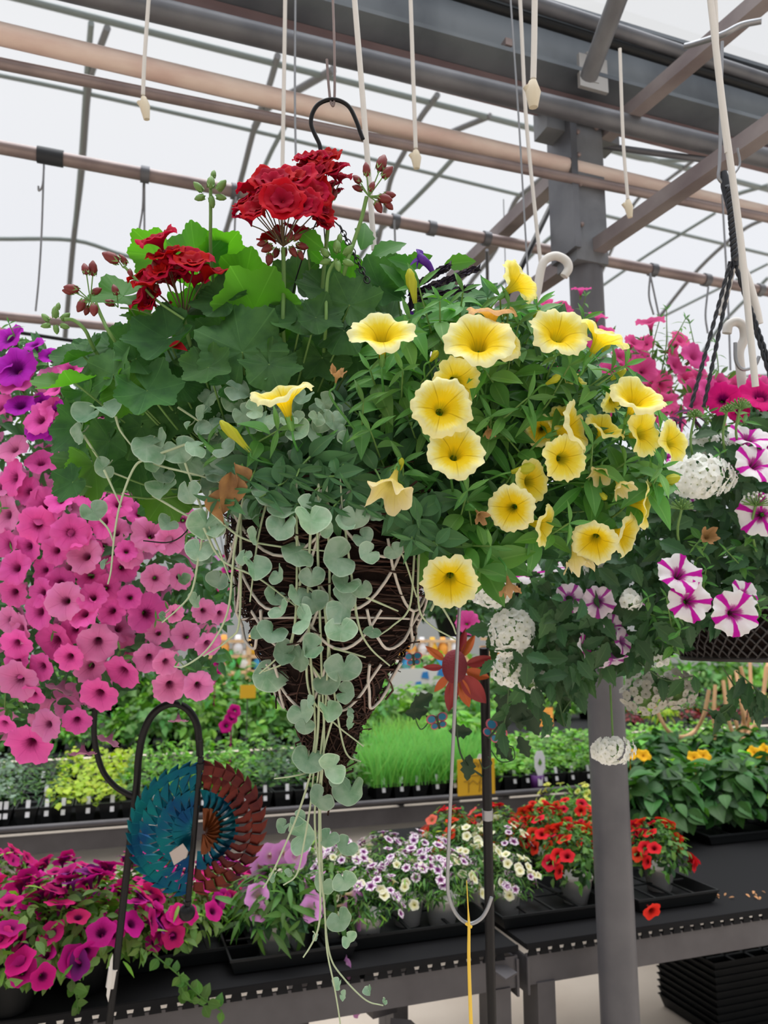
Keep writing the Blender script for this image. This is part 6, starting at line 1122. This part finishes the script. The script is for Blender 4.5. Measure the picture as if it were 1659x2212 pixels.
bpreg = [(1150, 700), (1280, 720), (1420, 740), (1540, 800), (1680, 830), (1700, 920), (1300, 930), (1150, 800)]
mb = MB()
for p_ in in_poly(bpreg, 60): mb.one(pkT[random.randrange(5)], frame_r(N(random.gauss(0, .5), random.gauss(.3, .4), 1))*random.uniform(20, 28)/F*1.8, P(p_[0], p_[1], random.uniform(1.72, 1.9)))
stuff(part('flower_mass', mb, [Q_hp, L_pet], bp_))
mb = MB(); pts = in_poly(bpreg, 500)
for p_ in pts: mb.one(pS[0], frame(N(random.gauss(0, .6), random.gauss(.3, .5), .7), ZZ*.6+rng.normal(size=3))*random.uniform(.02, .04), P(p_[0], p_[1], random.uniform(1.68, 1.9)))
stuff(part('foliage', mb, L_mid, bp_))
for a, b in (((1430, 800), (1440, 670)), ((1410, 790), (1425, 690)), ((1500, 790), (1490, 700)), ((1250, 720), (1265, 640)), ((1440, 760), (1480, 690)), ((1550, 820), (1545, 740)), ((1215, 760), (1225, 680))): shoot(P(*a, 1.7), P(*b, 1.68), 9, .03, parent=bp_, nar=.9)
# ================================================================== RIGHT BASKET
rb = thing('wicker_basket', 'dark wicker hanging basket at the right edge under the striped petunias', 'basket', P(1650, 1430, 1.35))
bc = P(1660, 1370, 1.42)[:]; mb = MB(); R0 = .19
zt, zb = P(1660, 1300, 1.3)[2], P(1660, 1425, 1.3)[2]
lathe(mb, (bc[0], bc[1], 0), [(R0*.97, zt), (R0*.93, (zt+zb)/2), (R0*.8, zb+.01), (R0*.72, zb), (.001, zb)], 40); part('liner', mb, M_twigcore, rb)
mb = MB()
for k in range(60):
    for sg in (1, -1):
        pts = []
        for i in range(9):
            t = i/8; z = zt+(zb-zt)*t; r = np.interp(t, [0, .5, 1], [R0*.985, R0*.95, R0*.80])+.002*math.cos(i*PI+k); a = 2*PI*k/60+sg*t*.5; pts.append((bc[0]+r*math.cos(a), bc[1]+r*math.sin(a), z))
        tube(mb, pts, .0022, 4, cap=False)
for z, r in ((zt, R0), (zb, R0*.8)): tube(mb, [(bc[0]+r*math.cos(t), bc[1]+r*math.sin(t), z) for t in np.linspace(0, 2*PI, 60)], .005, 6)
part('wicker_weave', mb, mat('dark_wicker', (.03, .027, .028), .5), rb)
vb = thing('white_verbena', 'white verbena with domed flower clusters trailing at the right', 'plant', P(1500, 1200, 1.35))
Q_w = petal('petal_white', [(0, (.6, .6, .25)), (.16, (.93, .94, .88)), (1, (.96, .97, .95))], vein=(.9, .9, .9), veinamt=.1, trans=.4, var=.04)
vT = T_corolla(seed=3, seg=30, L=.4, lobe=.16, ruffle=.05, notch=.3, flare=.05, rings=[(.06, -.4), (.1, -.1), (.2, 0), (.5, .03), (.8, .05), (1, .04)], calyx=False)
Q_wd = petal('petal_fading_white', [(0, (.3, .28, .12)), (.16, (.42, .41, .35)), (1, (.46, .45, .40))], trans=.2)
def vcl(x, y, rx, ry, d, n, fs=.0085, m=Q_w, label=None, stem_=None):
    mbx = MB(); c = P(x, y, d)
    for i in range(n):
        f = (i+.5)/n; ph = math.acos(1-1.15*f); a = i*2.39996; dr = np.array([math.sin(ph)*math.cos(a), math.sin(ph)*math.sin(a), math.cos(ph)]); w = RT*dr[0]*rx/F*d+UP*dr[1]*ry/F*d-FW*dr[2]*min(rx, ry)/F*d*.8
        mbx.one(vT, frame_r(nrm(w)+rng.normal(size=3)*.22-FW*.2)*fs*1.12*random.uniform(.85, 1.15), c+w*random.uniform(.94, 1.06))
    ctr = MB(); Lr = min(rx, ry)/F*d*.62; ball(ctr, c, Lr, 0, 8); 
    if stem_: tube(ctr, smoothline([c, (c+P(*stem_))/2+ZZ*.005, P(*stem_)], 4), .0018, 6)
    o = part('flower_cluster', mbx, m, vb); link('cluster_stalk', ctr.mesh('cluster_stalk', [S_green], True, vb['org']), o)
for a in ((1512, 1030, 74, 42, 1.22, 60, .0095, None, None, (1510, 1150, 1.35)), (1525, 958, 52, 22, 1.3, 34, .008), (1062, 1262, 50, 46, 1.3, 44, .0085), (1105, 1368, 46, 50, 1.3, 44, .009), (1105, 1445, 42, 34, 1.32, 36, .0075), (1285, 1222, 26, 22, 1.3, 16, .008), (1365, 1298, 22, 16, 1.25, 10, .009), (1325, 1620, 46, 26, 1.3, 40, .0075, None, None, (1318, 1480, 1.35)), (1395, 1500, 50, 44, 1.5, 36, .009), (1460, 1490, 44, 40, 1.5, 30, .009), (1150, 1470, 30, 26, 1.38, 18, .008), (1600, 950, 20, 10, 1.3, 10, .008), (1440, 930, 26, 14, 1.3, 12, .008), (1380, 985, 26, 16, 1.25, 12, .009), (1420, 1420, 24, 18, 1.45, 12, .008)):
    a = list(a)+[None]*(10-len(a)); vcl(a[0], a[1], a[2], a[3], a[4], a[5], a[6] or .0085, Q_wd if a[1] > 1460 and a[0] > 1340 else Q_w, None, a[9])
# green unopened clusters
for x, y, r, wb in ((1472, 1085, 26, 0), (1632, 1075, 30, 1), (1598, 868, 24, 0), (1500, 890, 18, 0), (1570, 880, 16, 0)):
    mbx = MB(); c = P(x, y+r*.6, 1.2)
    for i in range(38):
        a = i*2.4; ph = math.acos(1-.95*(i+.5)/38); dr = RT*math.sin(ph)*math.cos(a)+UP*math.cos(ph)-FW*math.sin(ph)*math.sin(a); e = c+dr*r/F*1.2; tube(mbx, [c, e], [.0006, .0011], 5); 
        if wb and i < 22: ball(mbx, e, .0019, 1, 5)
    tube(mbx, smoothline([c, P(x-8, y+70, 1.22), P(x+10, y+150, 1.3)], 4), .002, 7); part('bud_cluster', mbx, [S_green, Q_w], vb)
sv = T_leaf(.5, 13, .15, .25, serr=.12, cols=5, base=.85)
Lv = leafmat('verbena_leaf', (.035, .10, .035), (.07, .16, .06), rough=.55, trans=.2, var=.3, spec=.35)
mb = MB(); vreg = [(1130, 1190), (1260, 1180), (1400, 1060), (1480, 1050), (1500, 930), (1700, 880), (1700, 1340), (1470, 1360), (1440, 1420), (1330, 1430), (1230, 1470), (1100, 1420), (1150, 1300)]
for p_ in in_poly(vreg, 1500): mb.one(sv, frame(N(random.gauss(0, .5), random.uniform(-.2, .9), .8), rng.normal(size=3)-ZZ*.3)*random.uniform(.025, .055), P(p_[0], p_[1], random.uniform(1.24, 1.5)))
for p_ in in_poly([(1040, 1290), (1160, 1260), (1300, 1400), (1440, 1400), (1400, 1430), (1250, 1440), (1120, 1520), (1060, 1450)], 130): mb.one(sv, frame(N(random.gauss(0, .5), random.uniform(-.2, .9), .8), rng.normal(size=3)-ZZ*.7)*random.uniform(.025, .055), P(p_[0], p_[1], random.uniform(1.3, 1.5)))
stuff(part('foliage', mb, Lv, vb))
for pts in ([(1200, 1430), (1230, 1480), (1270, 1455), (1300, 1430)], [(1590, 1450), (1625, 1480), (1645, 1500), (1659, 1510)], [(1510, 1530), (1560, 1540), (1600, 1500)], [(1150, 1420), (1160, 1500), (1180, 1560)], [(1190, 1400), (1200, 1480), (1220, 1570)], [(1100, 1470), (1095, 1530), (1085, 1580)], [(1240, 1440), (1250, 1480), (1215, 1540)], [(1560, 1440), (1620, 1530), (1640, 1500)], [(1380, 1430), (1440, 1470), (1500, 1460)]):
    Q = smoothline([P(x, y, 1.36) for x, y in pts], 5); mbx = MB(); tube(mbx, Q, .0013, 6, 1)
    for q in Q[2::2]: mbx.one(sv, frame(N(random.gauss(0, .5), .4, 1), -ZZ+rng.normal(size=3)*.6)*random.uniform(.03, .05), q)
    part('trailing_stem', mbx, [Lv, S_dark], vb)
sp2 = thing('striped_petunia', 'petunia with white flowers striped magenta in the right basket', 'plant', P(1560, 1250, 1.32))
Q_s = petal('petal_striped', [(0, (.12, .1, .02)), (.14, (.2, .02, .12)), (.30, (.5, .1, .35)), (.42, (.80, .72, .78)), (1, (.84, .82, .84))], trans=.3, star=(.55, .01, .36), starw=.36, veinfreq=30, var=.04)
Q_s2 = petal('petal_striped_pale', [(0, (.1, .05, .1)), (.3, (.3, .1, .3)), (.45, (.62, .50, .62)), (1, (.66, .58, .66))], trans=.3, star=(.32, .04, .28), starw=.3, veinfreq=30, var=.06)
for x, y, s, n, d, m_ in ((1618, 945, 92, (.1, .8, .6), 1.24, Q_s), (1632, 1002, 92, (.1, .5, .9), 1.2, Q_s), (1642, 1112, 92, (-.5, .0, .8), 1.2, Q_s), (1467, 1240, 92, (.0, .6, .85), 1.18, Q_s), (1488, 1298, 90, (-.1, .2, 1), 1.17, Q_s), (1586, 1325, 98, (-.05, .1, 1), 1.16, Q_s), (1608, 1283, 66, (.3, .5, .8), 1.22, Q_s), (1230, 1292, 64, (0, .1, 1), 1.26, Q_s2), (1292, 1300, 70, (-.1, -.1, 1), 1.25, Q_s2), (1322, 1352, 52, (.3, .4, .9), 1.27, Q_s2), (1345, 1385, 56, (.6, .2, .7), 1.27, Q_s2), (1260, 1400, 64, (.8, .2, .4), 1.28, Q_s), (1325, 1428, 64, (.3, -.8, .4), 1.28, Q_s2), (1142, 1238, 72, (-.1, .8, .5), 1.28, Q_s), (1100, 1225, 40, (-.1, .8, .5), 1.3, Q_s), (1200, 1225, 40, (.1, .8, .5), 1.3, Q_s), (1440, 985, 60, (-.2, .8, .5), 1.27, Q_s), (1590, 1010, 50, (-.5, .6, .6), 1.26, Q_s), (1659, 960, 60, (.2, .6, .8), 1.26, Q_s), (1500, 1090, 40, (-.2, -.8, .5), 1.3, Q_s2)):
    part('flower', MB().one(pkT[random.randrange(5)], frame_r(N(*n))*s/2/F*d*1.06, P(x, y, d)), [m_, L_pet], sp2)
for a, b in (((1450, 1360), (1440, 1290)), ((1430, 1350), (1460, 1300)), ((1530, 1280), (1525, 1230)), ((1620, 1340), (1635, 1300)), ((1560, 1050), (1555, 980)), ((1600, 920), (1580, 880)), ((1500, 1200), (1530, 1170)), ((1420, 1330), (1400, 1290)), ((1600, 1180), (1630, 1150)), ((1440, 1390), (1470, 1360)), ((1600, 1230), (1570, 1190)), ((1520, 1130), (1500, 1180))): shoot(P(*a, 1.32), P(*b, 1.22), 9, .028, parent=sp2, nar=.6)
mg = thing('magenta_petunia', 'deep magenta petunia blooms at the right edge above the verbena', 'plant', P(1610, 890, 1.4))
Q_dm = petal('petal_deep_magenta', [(0, (.04, .0, .03)), (.25, (.2, .0, .08)), (.45, (.62, .008, .17)), (1, (.72, .012, .22))], vein=(.4, .1, .4), trans=.35, var=.1)
for x, y, s, n in ((1645, 856, 92, (.0, .6, .8)), (1562, 862, 72, (-.3, .1, .9)), (1590, 885, 60, (.2, .2, .9)), (1659, 880, 60, (.2, .5, .8))): part('flower', MB().one(pkT[random.randrange(5)], frame_r(N(*n))*s/2/F*1.3*1.06, P(x, y, 1.3)), [Q_dm, L_petd], mg)
for a, b in (((1620, 940), (1610, 880)), ((1560, 930), (1530, 890))): shoot(P(*a, 1.4), P(*b, 1.3), 9, .03, parent=mg, nar=.5)
mb = MB(); mb.one(cW[1], frame_r(N(0, .3, 1))*.014, P(1528, 1160, 1.2)); solo('dried_bloom', 'small dried brown bloom among the verbena leaves', 'flower', mb, Q_dry)
mb = MB()
for k in range(9): mb.one(T_leaf(.18, 7, .5, .5, cols=3), frame(N(random.gauss(0, .5), .7, .6), RT*random.choice((-1, 1))+rng.normal(size=3)*.3)*random.uniform(.03, .05), P(random.uniform(1440, 1500), random.uniform(885, 905), 1.35))
solo('purple_foliage', 'narrow dark purple leaves between pink blooms and the verbena', 'plant', mb, mat('purple_leaf', (.10, .025, .09), .5))
# ================================================================== LIGHT, CAMERA
w = bpy.data.worlds.new('World'); sc.world = w; w.use_nodes = True; nt = w.node_tree; bg = nt.nodes['Background']
tc = nt.nodes.new('ShaderNodeTexCoord'); sx = nt.nodes.new('ShaderNodeSeparateXYZ'); nt.links.new(tc.outputs['Generated'], sx.inputs[0])
rp = nt.nodes.new('ShaderNodeValToRGB'); e = rp.color_ramp.elements; e[0].position = 0.0; e[0].color = (.20, .21, .20, 1); e[1].position = 1; e[1].color = (1, 1, 1, 1)
for p_, c_ in ((.13, (.28, .30, .30)), (.24, (.655, .67, .70)), (.45, (.67, .68, .71)), (.66, (.67, .675, .68)), (.8, (.95, .95, .95))):
    k = rp.color_ramp.elements.new(p_); k.color = (*c_, 1)
nt.links.new(sx.outputs[2], rp.inputs[0]); 
mr = nt.nodes.new('ShaderNodeMapRange'); mr.inputs['From Min'].default_value = .68; mr.inputs['From Max'].default_value = 1; mr.inputs['To Min'].default_value = 1.0; mr.inputs['To Max'].default_value = 5.6
nt.links.new(sx.outputs[2], mr.inputs[0]); nt.links.new(rp.outputs[0], bg.inputs[0]); nt.links.new(mr.outputs[0], bg.inputs[1])
cam = bpy.data.cameras.new('camera'); co = bpy.data.objects.new('camera', cam); sc.collection.objects.link(co); sc.camera = co
cam.sensor_fit = 'HORIZONTAL'; cam.sensor_width = 36; cam.lens = 36*F/1659; co.location = CAM; co.rotation_euler = (PI/2+PITCH, 0, 0)
cam.clip_start = .02; cam.clip_end = 200; cam.dof.use_dof = True; cam.dof.focus_distance = .92; cam.dof.aperture_fstop = 10
vs = sc.view_settings; vs.view_transform = 'Standard'; vs.look = 'None'; vs.gamma = 1; vs.exposure = 0.2
for o in list(sc.objects):
    if 'org' in o: del o['org']
for m in bpy.data.materials:
    if 'x' in m: del m['x']
